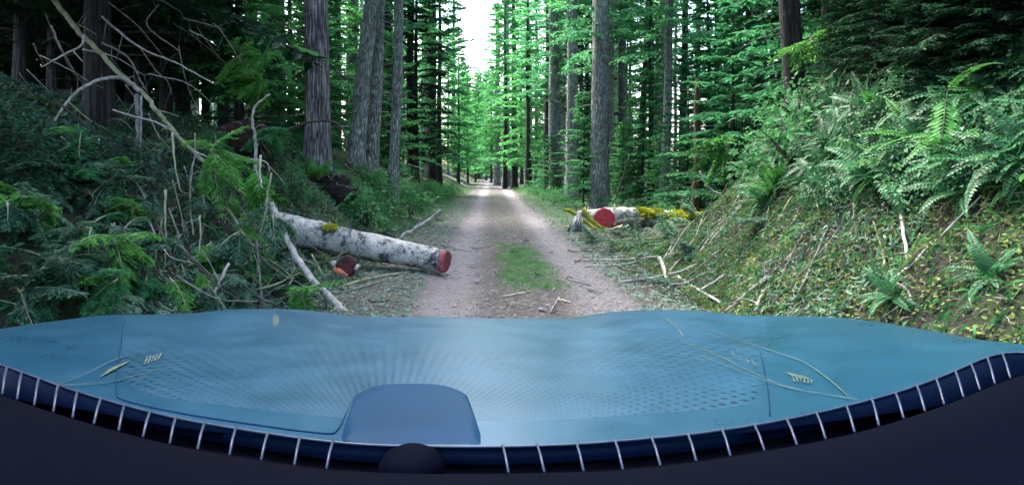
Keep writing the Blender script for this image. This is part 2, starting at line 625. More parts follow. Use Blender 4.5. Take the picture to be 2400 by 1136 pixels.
def trunk_mb(r0, h, seed, lean=(0, 0), taper=0.55, sides=20, stubs=20, stub_z=(1.2, 9), stub_len=(0.25, 1.1), flare=0.35):
    rr = random.Random(seed)
    mb = MB()
    pts, rad = [], []
    n = 26
    for i in range(n + 1):
        f = i / n
        z = -0.5 + (h + 0.5) * f ** 1.4
        pts.append((lean[0] * z + 0.03 * math.sin(z * 0.7 + seed), lean[1] * z + 0.03 * math.cos(z * 0.6 + seed), z))
        fl = 1 + flare * math.exp(-max(z, 0) / 0.45)
        rad.append(r0 * fl * (1 - (1 - taper) * max(z, 0) / h))
    mb.tube(pts, rad, sides, True, 0.035, seed=seed)
    for k in range(stubs):
        z = rr.uniform(*stub_z)
        a = rr.uniform(0, 2 * PI)
        L = rr.uniform(*stub_len)
        r = r0 * (1 - (1 - taper) * z / h)
        b = Vector((lean[0] * z + math.cos(a) * r * 0.8, lean[1] * z + math.sin(a) * r * 0.8, z))
        dv = Vector((math.cos(a), math.sin(a), rr.uniform(-0.35, 0.15)))
        q = [b, b + dv * L * 0.5 + Vector((0, 0, rr.uniform(-.05, .05))), b + dv * L + Vector((0, 0, -0.12 * L))]
        mb.tube(q, [0.014, 0.010, 0.004], 4, False)
    return mb


CROWN_TALL = [crown_mesh('crown', 9.5, 24, 2.7, 40, 100 + k, 0.55, 10, 5, 0.27, 0.85) for k in range(2)]
CROWN_MID = [crown_mesh('crown', 1.6, 15, 2.6, 96, 110 + k, 0.6, 12, 5, 0.23, 0.72) for k in range(3)]
CROWN_YOUNG = [crown_mesh('crown', 0.3, 5.2, 1.6, 64, 120 + k, 0.6, 12, 5, 0.12, 0.45) for k in range(3)]
TRUNK_TALL = [trunk_mb(0.32, 24, 30 + k, stubs=30, stub_z=(1.5, 10)).mesh('trunk', M['bark_mid']) for k in range(4)]
TRUNK_MID = [trunk_mb(0.15, 15, 40 + k, taper=0.2, sides=12, stubs=14, stub_z=(0.8, 4)).mesh('trunk', M['bark_mid']) for k in range(2)]
TRUNK_YOUNG = [trunk_mb(0.045, 5.2, 50 + k, taper=0.15, sides=8, stubs=6, stub_z=(0.3, 3), stub_len=(0.1, 0.4)).mesh('trunk', M['bark_dark']) for k in range(2)]


def set_mat(o, m, slot=0):
    o.material_slots[slot].link = 'OBJECT'
    o.material_slots[slot].material = m


def empty(name, loc, rz=0.0, scale=1.0):
    o = bpy.data.objects.new(name, None)
    C.objects.link(o)
    o.location = loc
    o.rotation_euler = (0, 0, rz)
    o.scale = (scale,) * 3
    o.empty_display_size = 0.2
    return o


def ground_loc(x, y, sink=0.08):
    return Vector((x, y, float(height(x, y)) - sink))


def near_tree(px, Y, wpx, bark, label, top_px=None, crown=0, cz=1.0, leaf='hemlock', h=20, name='conifer_tree', stubs=24, base_z=None, group=None, stub_len=(0.25, 1.1)):
    """a tree whose trunk stands at that place, with its own trunk mesh"""
    x = (px - VX) / FPX * Y
    loc = ground_loc(x, Y)
    if base_z is not None:
        loc.z = base_z
    r = wpx / FPX * Y / 2
    zt = CAM_H + VY / FPX * Y - loc.z           # height of the frame's top edge here
    lean = ((top_px - px) / FPX * Y / zt, 0) if top_px is not None else (0, 0)
    root = tag(empty(name, loc), label, 'tree', group)
    trunk_mb(r, h, int(px), lean, stubs=stubs, stub_z=(1.0, max(zt, 4)), stub_len=stub_len).build('trunk', M[bark], root)
    if crown is not None:
        c = obj('crown', CROWN_TALL[crown % 2], root, rot=(0, 0, px * 0.7), scale=cz)
        c.location = (lean[0] * 9, 0, h - 24 * cz + 0.5)
        set_mat(c, M[leaf])
    return root


def far_tree(kind, x, y, label, group, leaf='hemlock', bark='bark_mid', s=1.0, rz=0.0, name='conifer_tree', k=0):
    root = tag(empty(name, ground_loc(x, y, 0.1), rz, s), label, 'tree', group)
    T, Cc = {'tall': (TRUNK_TALL, CROWN_TALL), 'mid': (TRUNK_MID, CROWN_MID), 'young': (TRUNK_YOUNG, CROWN_YOUNG)}[kind]
    t = obj('trunk', T[k % len(T)], root)
    set_mat(t, M[bark])
    c = obj('crown', Cc[k % len(Cc)], root)
    set_mat(c, M[leaf])
    return root


# --- trunks one can point to
near_tree(742, 15, 60, 'bark_ridged', 'thick tree with deeply ridged grey brown bark above the dark root hollow', 742, 0, 1, stubs=16)
near_tree(832, 19, 38, 'bark_pale', 'pale lichen covered trunk leaning right, left one of the close pair', 872, 1, 1, stubs=22)
near_tree(866, 20.5, 40, 'bark_pale', 'pale lichen covered trunk close against the leaning one on its right', 884, 0, 1, stubs=26)
near_tree(922, 19.5, 25, 'bark_pale', 'slender pale grey trunk standing alone right of the lichen covered pair', 934, 1, 0.9, stubs=30)
near_tree(640, 23, 46, 'bark_mid', 'grey trunk half hidden behind drooping green boughs on the left bank', 645, 0, 1)
near_tree(903, 30, 30, 'bark_dark', 'dark trunk in shade between the pale pair and the slender pale trunk', 905, 1, 1)
near_tree(962, 34, 20, 'bark_dark', 'thin dark trunk just right of the slender pale trunk', 962, 0, 1)
near_tree(1013, 40, 24, 'bark_dark', 'dark trunk inside the drooping conifer left of the track', 1013, None, 1)
near_tree(1283, 44, 17, 'bark_dark', 'thin almost black trunk at the left of the trunk cluster right of the track', 1285, 1, 1)
near_tree(1302, 40, 30, 'bark_pale', 'grey trunk, thick left one of the cluster right of the track', 1297, 0, 1)
near_tree(1335, 42, 24, 'bark_pale', 'grey trunk with pale lit edge, right one of the cluster beside the track', 1338, 1, 1)
near_tree(1318, 52, 16, 'bark_pale', 'thin pale trunk squeezed between two thick grey trunks right of the track', 1316, 0, 1)
near_tree(1403, 25, 43, 'bark_pale', 'thick grey trunk rising behind the red ended log right of the track', 1410, 0, 1, stubs=30)
near_tree(1428, 31, 26, 'bark_pale', 'grey trunk directly behind the thick one that rises over the red ended log', 1427, 1, 1)
near_tree(1557, 26, 21, 'bark_pale', 'slim pale grey trunk rising behind the mossy end of the right log', 1570, 0, 1, stubs=30)
near_tree(1497, 38, 17, 'bark_dark', 'slim dark trunk between the thick grey trunk and the slim pale one', 1520, 1, 1)
near_tree(1598, 36, 18, 'bark_dark', 'dark trunk right of the slim pale trunk with sky behind its top', 1606, 0, 1)
near_tree(1755, 30, 19, 'bark_dark', 'dark trunk standing against the bright sky gap above the right bank', 1754, 1, 1)
near_tree(1890, 11.2, 50, 'bark_dark', 'dark trunk leaning left on the brow of the fern covered right bank', 1846, 0, 1, stubs=10)
near_tree(1962, 13.5, 56, 'bark_dark', 'broad shaded trunk on top of the right bank behind the leaning one', 1955, 1, 1, stubs=14)
near_tree(2150, 12, 46, 'bark_dark', 'shaded trunk deep in the dark wood at the upper right', 2150, 0, 1, stubs=16)
near_tree(1166, 70, 16, 'bark_mid', 'distant grey trunk at the far right edge of the track, left one of three', 1166, 0, 1)
near_tree(1187, 66, 20, 'bark_mid', 'distant grey trunk at the far right edge of the track, middle one of three', 1187, 1, 1)
near_tree(1206, 60, 15, 'bark_dark', 'distant black trunk at the far right edge of the track, right one of three', 1204, 0, 1)
near_tree(60, 12, 40, 'bark_dark', 'black shaded trunk at the upper left edge of the wood', 62, 1, 1, stubs=10)
near_tree(250, 16, 44, 'bark_dark', 'dark trunk in deep shade behind the bare arching branches', 248, 0, 1, stubs=12)
near_tree(430, 20, 34, 'bark_dark', 'dark trunk in shade between the arching branches and the green boughs', 432, 1, 1, stubs=12)

for px, Y, w, b, top in ((1236, 48, 9, 'bark_dark', 1236), (1256, 55, 9, 'bark_pale', 1258), (1362, 48, 10, 'bark_pale', 1363), (1450, 36, 10, 'bark_mid', 1456), (1476, 45, 9, 'bark_pale', 1478),
                         (1520, 30, 9, 'bark_dark', 1526), (1540, 48, 11, 'bark_mid', 1541), (1582, 44, 9, 'bark_pale', 1584), (1676, 33, 11, 'bark_dark', 1680), (1700, 40, 10, 'bark_mid', 1702), (1725, 36, 9, 'bark_pale', 1728)):
    near_tree(px, Y, w, b, 'very slim bare trunk among the thicker ones in the flat wood right of the track', top, px, 0.7,
              group='very slim trunks right of the track', h=17, stubs=34, stub_len=(0.3, 1.4))

# the broken tan snag
sx = (1632 - VX) / FPX * 20
sn = tag(empty('dead_snag', ground_loc(sx, 20)), 'thin tan dead snag with broken top standing right of the red ended log', 'dead tree')
mb = MB()
mb.tube(smooth_line([(0, 0, -0.3), (-0.03, 0, 0.5), (0.03, 0, 1.8), (0.0, 0, 3.2), (0.03, 0, 4.4)], 5),
        [0.16 - 0.005 * i for i in range(21)], 10, True, 0.12)
snt = mb.build('trunk', M['bark_snag'], sn)
for (z, a, L) in ((1.9, 0.2, 1.5), (2.9, 0.5, 1.6), (3.6, -0.3, 1.2), (4.0, 2.9, 0.8)):
    mb = MB()
    mb.tube(smooth_line([(0, 0, z), (L * 0.5 * math.cos(a), L * .5 * math.sin(a), z + 0.1), (L * math.cos(a), L * math.sin(a), z + 0.35)], 4),
            [0.03, 0.027, 0.024, 0.021, 0.018, 0.015, 0.012, 0.009, 0.006], 5, False)
    mb.build('limb', M['twig_dark'], snt)

# --- conifers whose green crowns fill the picture
CONE = [  # px, Y, kind, scale, leaf, label
    (1030, 38, 'mid', 1.15, 'hemlock', 'tall green conifer with drooping layered branches left of the sky gap'),
    (975, 33, 'mid', 0.95, 'hemlock_dark', 'dark green conifer left of the layered one beside the sky gap'),
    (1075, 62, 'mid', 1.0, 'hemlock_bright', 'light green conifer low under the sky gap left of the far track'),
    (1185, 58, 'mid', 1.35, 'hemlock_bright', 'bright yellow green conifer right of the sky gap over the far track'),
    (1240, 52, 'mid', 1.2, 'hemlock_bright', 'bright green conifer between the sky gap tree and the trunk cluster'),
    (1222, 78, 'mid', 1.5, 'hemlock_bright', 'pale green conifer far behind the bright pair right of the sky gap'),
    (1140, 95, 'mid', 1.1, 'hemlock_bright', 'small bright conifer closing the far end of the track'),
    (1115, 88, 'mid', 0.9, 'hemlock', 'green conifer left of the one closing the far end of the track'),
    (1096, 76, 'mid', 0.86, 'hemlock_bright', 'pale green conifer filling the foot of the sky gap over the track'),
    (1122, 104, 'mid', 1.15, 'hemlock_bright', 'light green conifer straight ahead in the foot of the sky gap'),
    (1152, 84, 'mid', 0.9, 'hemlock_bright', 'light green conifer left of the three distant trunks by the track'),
    (1375, 36, 'mid', 0.9, 'hemlock_dark', 'dark conifer between the trunk cluster and the thick grey trunk'),
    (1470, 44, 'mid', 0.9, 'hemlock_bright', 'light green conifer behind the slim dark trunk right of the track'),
    (1530, 34, 'mid', 0.7, 'hemlock', 'mid green conifer left of the slim pale trunk'),
    (1660, 27, 'mid', 0.75, 'hemlock', 'green conifer behind the tan snag under the bright sky gap'),
    (1720, 24, 'young', 1.3, 'hemlock', 'young green conifer right of the tan snag at the foot of the bank'),
    (1810, 19, 'mid', 0.6, 'hemlock', 'green conifer just behind the brow of the right bank'),
    (680, 26, 'mid', 0.9, 'hemlock_bright', 'green conifer behind the ridged trunk on the left bank'),
    (790, 30, 'mid', 0.9, 'hemlock_bright', 'green conifer showing between the ridged trunk and the pale pair'),
    (560, 17, 'mid', 0.8, 'hemlock_bright', 'drooping conifer left of the half hidden grey trunk'),
    (480, 22, 'mid', 1.0, 'hemlock', 'shaded conifer left of the drooping green boughs'),
    (330, 14, 'mid', 0.8, 'hemlock_dark', 'very dark conifer behind the bare arching branches'),
    (130, 13, 'mid', 0.9, 'hemlock_dark', 'very dark conifer at the upper left corner of the wood'),
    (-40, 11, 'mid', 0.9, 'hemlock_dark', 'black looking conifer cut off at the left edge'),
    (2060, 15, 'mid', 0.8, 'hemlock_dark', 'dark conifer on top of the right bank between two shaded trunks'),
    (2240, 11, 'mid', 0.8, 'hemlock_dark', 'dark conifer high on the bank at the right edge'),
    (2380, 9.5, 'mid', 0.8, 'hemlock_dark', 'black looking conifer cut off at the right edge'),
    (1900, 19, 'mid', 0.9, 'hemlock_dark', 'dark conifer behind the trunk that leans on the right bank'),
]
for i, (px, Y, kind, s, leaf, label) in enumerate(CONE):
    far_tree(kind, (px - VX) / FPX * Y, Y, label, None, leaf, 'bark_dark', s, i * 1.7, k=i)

# --- the wood behind: tall trunks with high crowns
def back_rows():
    out = []
    rr = random.Random(21)
    tries = 0
    while len(out) < 126 and tries < 4000:
        tries += 1
        y = rr.uniform(26, 105)
        side = rr.choice((-1, 1))
        x = side * (rr.uniform(4.2, 6.5 + 0.42 * y))
        if any((x - a) ** 2 + (y - b) ** 2 < 4.5 for a, b, _ in out):
            continue
        if -6 < x < 0 and y < 36:
            continue
        out.append((x, y, side))
    return out


for i, (x, y, side) in enumerate(back_rows()):
    rr = random.Random(900 + i)
    s = rr.uniform(0.75, 1.15)
    nm = 'left' if side < 0 else 'right'
    dist = 'near' if y < 48 else ('middle' if y < 75 else 'far')
    lab = {
        ('left', 'near'): 'slim conifer trunk in the shaded wood behind the left bank',
        ('left', 'middle'): 'slim conifer deeper in the wood left of the track',
        ('left', 'far'): 'distant conifer in the far wood left of the track',
        ('right', 'near'): 'slim conifer trunk in the flat wood behind the red ended log',
        ('right', 'middle'): 'slim conifer deeper in the wood right of the track',
        ('right', 'far'): 'distant conifer in the far wood right of the track'}[(nm, dist)]
    kind_ = 'tall' if (rr.random() < (0.62 if side < 0 else 0.7) or y < 46) else 'mid'
    if kind_ == 'mid' and side > 0:
        s *= 0.62
    far_tree(kind_, x, y, lab, lab.replace('slim conifer', 'slim conifers').replace('distant conifer ', 'distant conifers '),
             rr.choice(['hemlock', 'hemlock_bright', 'hemlock_bright'] if abs(x) < 18 else ['hemlock', 'hemlock_dark']),
             rr.choice(['bark_dark', 'bark_mid', 'bark_pale', 'bark_pale']), s, rr.uniform(0, 6), k=i)

rr = random.Random(61)
for i in range(46):      # the wood closing the far end of the track
    x, y = rr.uniform(-30, 30), rr.uniform(108, 160)
    if i < 5:
        x, y = -4.5 + 2.3 * i, 113 + 3 * (i % 2)
    far_tree('mid', x, y, 'distant green conifer in the wood closing the far end of the track', 'conifers closing the far end of the track',
             rr.choice(['hemlock', 'hemlock_bright', 'hemlock_bright']), 'bark_mid', rr.uniform(0.8, 1.25) if x > 6 else rr.uniform(0.9, 1.5), rr.uniform(0, 6), k=i)
for i in range(14):
    x, y = rr.uniform(-5, 6), rr.uniform(104, 116)
    far_tree('young', x, y, 'bushy young conifer at the far end of the track', 'young conifers at the far end of the track',
             'hemlock_bright', 'bark_mid', rr.uniform(0.8, 1.5), rr.uniform(0, 6), 'young_conifer', i)
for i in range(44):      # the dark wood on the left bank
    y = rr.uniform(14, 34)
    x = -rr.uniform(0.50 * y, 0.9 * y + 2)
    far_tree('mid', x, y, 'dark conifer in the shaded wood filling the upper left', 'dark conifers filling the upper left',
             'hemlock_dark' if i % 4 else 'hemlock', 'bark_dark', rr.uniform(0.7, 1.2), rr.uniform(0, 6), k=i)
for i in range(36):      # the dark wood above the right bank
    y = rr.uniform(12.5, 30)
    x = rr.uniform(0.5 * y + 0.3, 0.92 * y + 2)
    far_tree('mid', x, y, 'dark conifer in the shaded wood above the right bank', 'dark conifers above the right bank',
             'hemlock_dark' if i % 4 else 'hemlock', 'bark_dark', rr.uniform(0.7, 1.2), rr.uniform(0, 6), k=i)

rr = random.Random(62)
for i in range(22):      # added beside and behind the car to shade both banks
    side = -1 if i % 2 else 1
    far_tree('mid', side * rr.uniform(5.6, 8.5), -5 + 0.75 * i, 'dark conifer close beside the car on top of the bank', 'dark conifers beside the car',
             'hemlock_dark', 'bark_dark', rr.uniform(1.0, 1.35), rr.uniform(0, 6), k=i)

# --- young hemlocks under the trees
rr = random.Random(5)
cnt = 0
while cnt < 110:
    y = rr.uniform(17, 80)
    side = rr.choice((-1, 1, 1))
    x = side * rr.uniform(3.6 if side > 0 else 3.4, 5 + 0.36 * y)
    if side > 0 and y < 21 and x < 6.5:
        continue
    cnt += 1
    lab = ('young green conifer in the understorey of the left bank' if side < 0 else
           'young green conifer in the understorey of the flat wood right of the track')
    far_tree('young', x, y, lab, 'young conifers under the left trees' if side < 0 else 'young conifers under the right trees',
             rr.choice(['hemlock', 'hemlock_bright', 'hemlock']), 'bark_dark', rr.uniform(0.45, 1.25), rr.uniform(0, 6), 'young_conifer', cnt)


# ------------------------------------------------------------------ ferns and shrubs
def fern_mesh(seed, nf=13, L=0.9):
    rng = np.random.default_rng(seed)
    mb = MB()
    for k in range(nf):
        a = 2 * PI * k / nf + rng.normal(0, 0.25)
        el = rng.uniform(0.6, 1.25)
        ln = L * rng.uniform(0.7, 1.15)
        frond(mb, (0, 0, 0), (math.cos(a) * math.cos(el), math.sin(a) * math.cos(el), math.sin(el)), ln, rng, rng.uniform(1.1, 1.8))
    return mb.mesh('sword_fern', [M['fern'], M['fern_stem']], smooth=False)


def frond(mb, base, direc, L, rng, bend=1.3, pairs=19, wide=0.15):
    m = 10
    p = np.array(base, float)
    dd = norm(np.array(direc, float))
    pts = []
    for i in range(m + 1):
        pts.append(p.copy())
        p = p + dd * L / m
        dd = norm(dd + np.array([0, 0, -bend / m]))
    pts = np.array(pts)
    mb.tube([Vector(q) for q in pts], [0.006 * (1 - 0.7 * i / m) for i in range(m + 1)], 3, False, mi=1)
    t = np.repeat(np.linspace(0.1, 0.99, pairs), 2)
    sd = np.tile([1.0, -1.0], pairs)
    fi = t * m
    i0 = np.minimum(fi.astype(int), m - 1)
    fr = (fi - i0)[:, None]
    P = pts[i0] * (1 - fr) + pts[i0 + 1] * fr
    T = norm(pts[i0 + 1] - pts[i0])
    hz = np.array([-direc[1], direc[0], 0.0])
    hz = hz / max(np.linalg.norm(hz), 1e-6)
    S = sd[:, None] * hz[None, :]
    D = norm(S + T * 0.35 + rng.normal(0, .06, S.shape) + np.array([0, 0, -0.12]))
    prof = wide * L * np.minimum(1, (t / 0.18)) ** 0.6 * (1.02 - t) ** 0.65 * 1.25 * rng.uniform(0.85, 1.1, len(t))
    mb.quads(leaf_quads(P, D, T, prof, np.full(len(t), L / pairs * 1.05), 0.1), 0)


FERN = [fern_mesh(60 + k) for k in range(4)]


def shrub_mesh(seed, n=420, R=0.6, leaf=0.075):
    rng = np.random.default_rng(seed)
    mb = MB()
    for k in range(9):
        a = rng.uniform(0, 2 * PI)
        q = [Vector((0, 0, 0)), Vector((math.cos(a) * .2 * R, math.sin(a) * .2 * R, R * .6)), Vector((math.cos(a) * .7 * R, math.sin(a) * .7 * R, R * rng.uniform(.7, 1.3)))]
        mb.tube(smooth_line(q, 3), [0.012 - 0.0013 * i for i in range(7)], 3, False, mi=1)
    th = rng.uniform(0, 2 * PI, n)
    ph = np.arccos(rng.uniform(-0.1, 1, n))
    r = R * rng.uniform(0.35, 1.0, n) ** 0.6 * (1 + 0.28 * np.sin(3 * th + seed) * np.sin(2 * ph + seed))
    P = np.stack([r * np.sin(ph) * np.cos(th), r * np.sin(ph) * np.sin(th), 0.25 * R + r * np.cos(ph)], 1)
    D = norm(P * np.array([1, 1, .2]) + rng.normal(0, .35 * R, P.shape) + np.array([0, 0, -0.1]))
    N = norm(rng.normal(0, .5, P.shape) + np.array([0, 0, 1.0]))
    S = norm(np.cross(D, N))
    L = leaf * rng.uniform(0.6, 1.5, n)
    mb.quads(leaf_quads(P, D, S, L, L * 0.62, 0.15), 0)
    return mb.mesh('leafy_shrub', [M['shrub'], M['twig_dark']], smooth=False)


SHRUB = [shrub_mesh(70 + k) for k in range(3)]


def align(nrm, rz, k=0.7):
    v = (Vector((0, 0, 1)).lerp(Vector(nrm), k)).normalized()
    q = Vector((0, 0, 1)).rotation_difference(v)
    return q @ Quaternion((0, 0, 1), rz)


def fern_at(p, s, rz, label, group=None, mat='fern', k=0, tilt=0.8):
    o = obj('sword_fern', FERN[k % 4], None, p - Vector((0, 0, 0.03)), align(ground_normal(p.x, p.y), rz, tilt), s)
    set_mat(o, M[mat])
    return tag(o, label, 'fern', group)


rr = random.Random(33)
placed = 0
for _ in range(1500):
    if placed >= 120:
        break
    px = rr.uniform(1700, 2500)
    lo = np.interp(px, [1700, 1800, 1900, 2100, 2350], [360, 300, 200, 180, 120])
    hi = np.interp(px, [1700, 1800, 1950, 2100, 2350], [410, 470, 480, 400, 420])
    py = rr.uniform(lo, hi)
    p = hit(px, py)
    if p.y > 13.5 or p.x < 2.4:
        continue
    placed += 1
    fern_at(p, rr.uniform(0.34, 0.66), rr.uniform(0, 6), 'dark green sword fern among the ferns covering the upper right bank',
            'sword ferns covering the right bank', 'fern' if rr.random() < 0.85 else 'fern_bright', placed)
for i, (px, py, s, mat, lab) in enumerate([
        (2100, 690, 0.38, 'fern', 'fern hanging low on the right bank just above the bonnet'),
        (2330, 640, 0.36, 'fern', 'fresh green fern at the dark hollow in the lower right corner'),
        (2280, 440, 0.5, 'fern', 'blue green fern on the shaded bank near the right edge'),
        (1760, 330, 1.0, 'fern_bright', 'large bright green fern on the brow at the far end of the right bank')]):
    fern_at(hit(px, py), s, i * 1.3, lab, None, mat, i, 1.0)
rr = random.Random(35)
for i in range(46):
    p = hit(rr.uniform(1780, 2400), rr.uniform(170, 470))
    if p.y > 13 or p.x < 2.6:
        continue
    o = obj('leafy_shrub', SHRUB[i % 3], None, p, align(ground_normal(p.x, p.y), rr.uniform(0, 6), 0.8), rr.uniform(0.25, 0.5))
    set_mat(o, M['fern'])
    tag(o, 'small leafy bush among the ferns on the upper right bank', 'shrub', 'small bushes among the ferns of the right bank')
# one long hanging frond
p = hit(2180, 330)
mb = MB()
rg = np.random.default_rng(4)
frond(mb, (0, 0, 0), (-0.25, -0.25, -0.6), 0.95, rg, 0.3, 26, 0.13)
frond(mb, (0, 0, 0), (0.1, -0.4, 0.5), 0.5, rg, 1.4, 20, 0.13)
tag(mb.build('hanging_fern', [M['fern_bright'], M['fern_stem']], smooth=False), 'single long pale green fern frond hanging down the dark right bank', 'fern').location = p + Vector((-0.1, -0.35, 0.35))

# ferns and shrubs on the left verge
rr = random.Random(44)
for i in range(64):
    y = rr.uniform(13, 44)
    x = -2.3 - abs(rr.gauss(0, 1.0)) - (0.3 if y < 18 else 0)
    p = Vector((x, y, float(height(x, y))))
    if i % 3:
        o = obj('leafy_shrub', SHRUB[i % 3], None, p, align(ground_normal(x, y), rr.uniform(0, 6), 0.4), rr.uniform(0.5, 1.2))
        set_mat(o, M['shrub'])
        tag(o, 'bright leafy shrub in the green verge left of the track', 'shrub', 'shrubs on the left verge')
    else:
        fern_at(p, rr.uniform(0.6, 1.1), rr.uniform(0, 6), 'fresh green fern in the verge left of the track', 'ferns on the left verge', 'fern_bright', i, 0.5)
for i in range(26):
    p = hit(rr.uniform(560, 1000), rr.uniform(395, 480))
    if p.y > 24 or p.y < 10.5:
        continue
    o = obj('leafy_shrub', SHRUB[i % 3], None, p, align(ground_normal(p.x, p.y), rr.uniform(0, 6), 0.6), rr.uniform(0.25, 0.5))
    tag(o, 'low leafy shrub on the left bank between the log and the trunks', 'shrub', 'low shrubs behind the left log')
for i in range(46):
    y = rr.uniform(17, 50)
    x = 2.5 + abs(rr.gauss(0, 1.2)) + (2 if y < 20 else 0)
    p = Vector((x, y, float(height(x, y))))
    o = obj('leafy_shrub', SHRUB[i % 3], None, p, align(ground_normal(x, y), rr.uniform(0, 6), 0.4), rr.uniform(0.35, 0.9))
    tag(o, 'low leafy shrub in the flat wood right of the track', 'shrub', 'shrubs under the right trees')
for i in range(40):
    px, py = rr.uniform(-60, 700), rr.uniform(300, 470)
    p = hit(px, py)
    if p.y > 30:
        continue
    if p.y > 0:
        o = obj('leafy_shrub', SHRUB[i % 3], None, p, align(ground_normal(p.x, p.y), rr.uniform(0, 6), 0.4), rr.uniform(0.3, 0.6))
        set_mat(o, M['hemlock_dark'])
        tag(o, 'dim green shrub on the shaded left bank behind the branch tangle', 'shrub', 'shrubs on the shaded left bank')
    else:
        fern_at(p, rr.uniform(0.6, 1.0), rr.uniform(0, 6), 'dim fern on the shaded left bank behind the branch tangle', 'ferns on the shaded left bank', 'fern', i, 0.6)
for i in range(14):
    px, py = rr.uniform(1690, 1880), rr.uniform(150, 400)
    p = hit(px, py)
    if p.y > 14:
        p = Vector(((px - VX) / FPX * 12.2, 12.2, 0))
        p.z = float(height(p.x, p.y))
    o = obj('leafy_shrub', SHRUB[i % 3], None, p, align(ground_normal(p.x, p.y), rr.uniform(0, 6), 0.5), rr.uniform(0.6, 1.1))
    tag(o, 'bright green shrub on the brow at the far end of the right bank', 'shrub', 'shrubs on the brow of the right bank')


rr = random.Random(52)
for i in range(110):
    p = hit(rr.uniform(1930, 2480), rr.uniform(-30, 230))
    if p.y > 12 or p.x < 3:
        continue
    if i % 3 == 0:
        far_tree('young', p.x, p.y, 'small dark conifer on the crest of the right bank', 'small conifers on the crest of the right bank', 'hemlock_dark', 'bark_dark', rr.uniform(0.2, 0.45), rr.uniform(0, 6), 'young_conifer', i)
    else:
        o = obj('leafy_shrub', SHRUB[i % 3], None, p, align(ground_normal(p.x, p.y), rr.uniform(0, 6), 0.5), rr.uniform(0.28, 0.55))
        set_mat(o, M['hemlock_dark'])
        tag(o, 'dark shrub on the crest of the right bank', 'shrub', 'dark shrubs on the crest of the right bank')


# ------------------------------------------------------------------ ground cover (uncountable)
def scatter(name, pts, mat, size, wide, rng, flat=0.5, label=None, cat=None):
    pts = np.asarray(pts, float)
    n = len(pts)
    e = 0.1
    hx = (height(pts[:, 0] + e, pts[:, 1]) - height(pts[:, 0] - e, pts[:, 1])) / (2 * e)
    hy = (height(pts[:, 0], pts[:, 1] + e) - height(pts[:, 0], pts[:, 1] - e)) / (2 * e)
    N = norm(np.stack([-hx, -hy, np.ones(n)], 1))
    D = norm(np.cross(N, rng.normal(0, 1, (n, 3))) + N * rng.uniform(0, flat * 2, n)[:, None])
    S = norm(np.cross(D, N + rng.normal(0, .4, (n, 3))))
    L = size * rng.uniform(0.5, 1.6, n)
    mb = MB()
    mb.quads(leaf_quads(pts, D, S, L, L * wide))
    o = mb.build(name, mat, None, smooth=False)
    return tag(o, label, cat, kind='stuff')


def area(n, x0, x1, y0, y1, rng, lift=0.01, pw=1.0):
    x = rng.uniform(x0, x1, n)
    y = y0 + (y1 - y0) * rng.uniform(0, 1, n) ** pw
    return x, y, height(x, y) + lift


rng = np.random.default_rng(12)
def hanging(name, x, y, ln, rng, mat, label, cat, wd=0.007):
    """dry grass and thin stems hanging down a slope"""
    n = len(x)
    P = np.stack([x, y, height(x, y) + 0.03], 1)
    e = 0.1
    hx = (height(x + e, y) - height(x - e, y)) / (2 * e)
    hy = (height(x, y + e) - height(x, y - e)) / (2 * e)
    D = norm(norm(np.stack([-hx, -hy, -(hx ** 2 + hy ** 2)], 1)) * 0.9 + rng.normal(0, .45, (n, 3)) + np.array([0, 0, 0.25]))
    S = norm(np.cross(D, rng.normal(0, 1, (n, 3))))
    L = ln * rng.uniform(0.4, 1.6, n)
    mb = MB()
    mb.quads(leaf_quads(P, D, S, L, np.full(n, wd), 0.3))
    return tag(mb.build(name, mat, None, smooth=False), label, cat, kind='stuff')


x, y, z = area(8000, 2.4, 5.6, 3.2, 12.6, rng)
hanging('dry_grass', x, y, 0.13, rng, M['litter'], 'dry grass stems hanging down the right bank', 'dry grass')
x, y, z = area(12000, 2.4, 5.6, 3.2, 12.6, rng)
hanging('green_sprigs', x, y, 0.10, rng, M['shrub'], 'small green sprigs growing all over the right bank', 'sprigs', 0.02)
# moss and small leaves on the right bank
x, y, z = area(110000, 2.2, 5.8, 3.2, 13.2, rng)
keep = wob(x, y + z, 3.4, 31) + 0.6 * wob(x, y - z, 8.0, 32) + rng.normal(0, .25, len(x)) > -0.28
x, y, z = x[keep], y[keep], z[keep] + 0.03 * rng.uniform(0, 1, keep.sum())
scatter('moss', np.stack([x, y, z], 1), M['moss'], 0.027, 0.6, rng, 0.9, 'yellow green moss tufts covering the lower right bank', 'moss')
x, y, z = area(5000, 2.2, 5.6, 3.2, 12.5, rng)
scatter('leaf_litter', np.stack([x, y, z], 1), M['litter'], 0.05, 0.35, rng, 0.6, 'dry leaves and grass stems on the right bank', 'leaf litter')
x, y, z = area(26000, -7.5, -1.9, 4.5, 18, rng)
scatter('leaf_litter', np.stack([x, y, z], 1), M['bits'], 0.07, 0.4, rng, 0.7, 'broken green twigs and needles on the left bank', 'leaf litter')
x, y, z = area(26000, -6.5, -2.2, 8.5, 22, rng)
scatter('moss', np.stack([x, y, z], 1), M['moss'], 0.04, 0.6, rng, 0.7, 'moss and small leaves on the left bank around the trunks', 'moss')
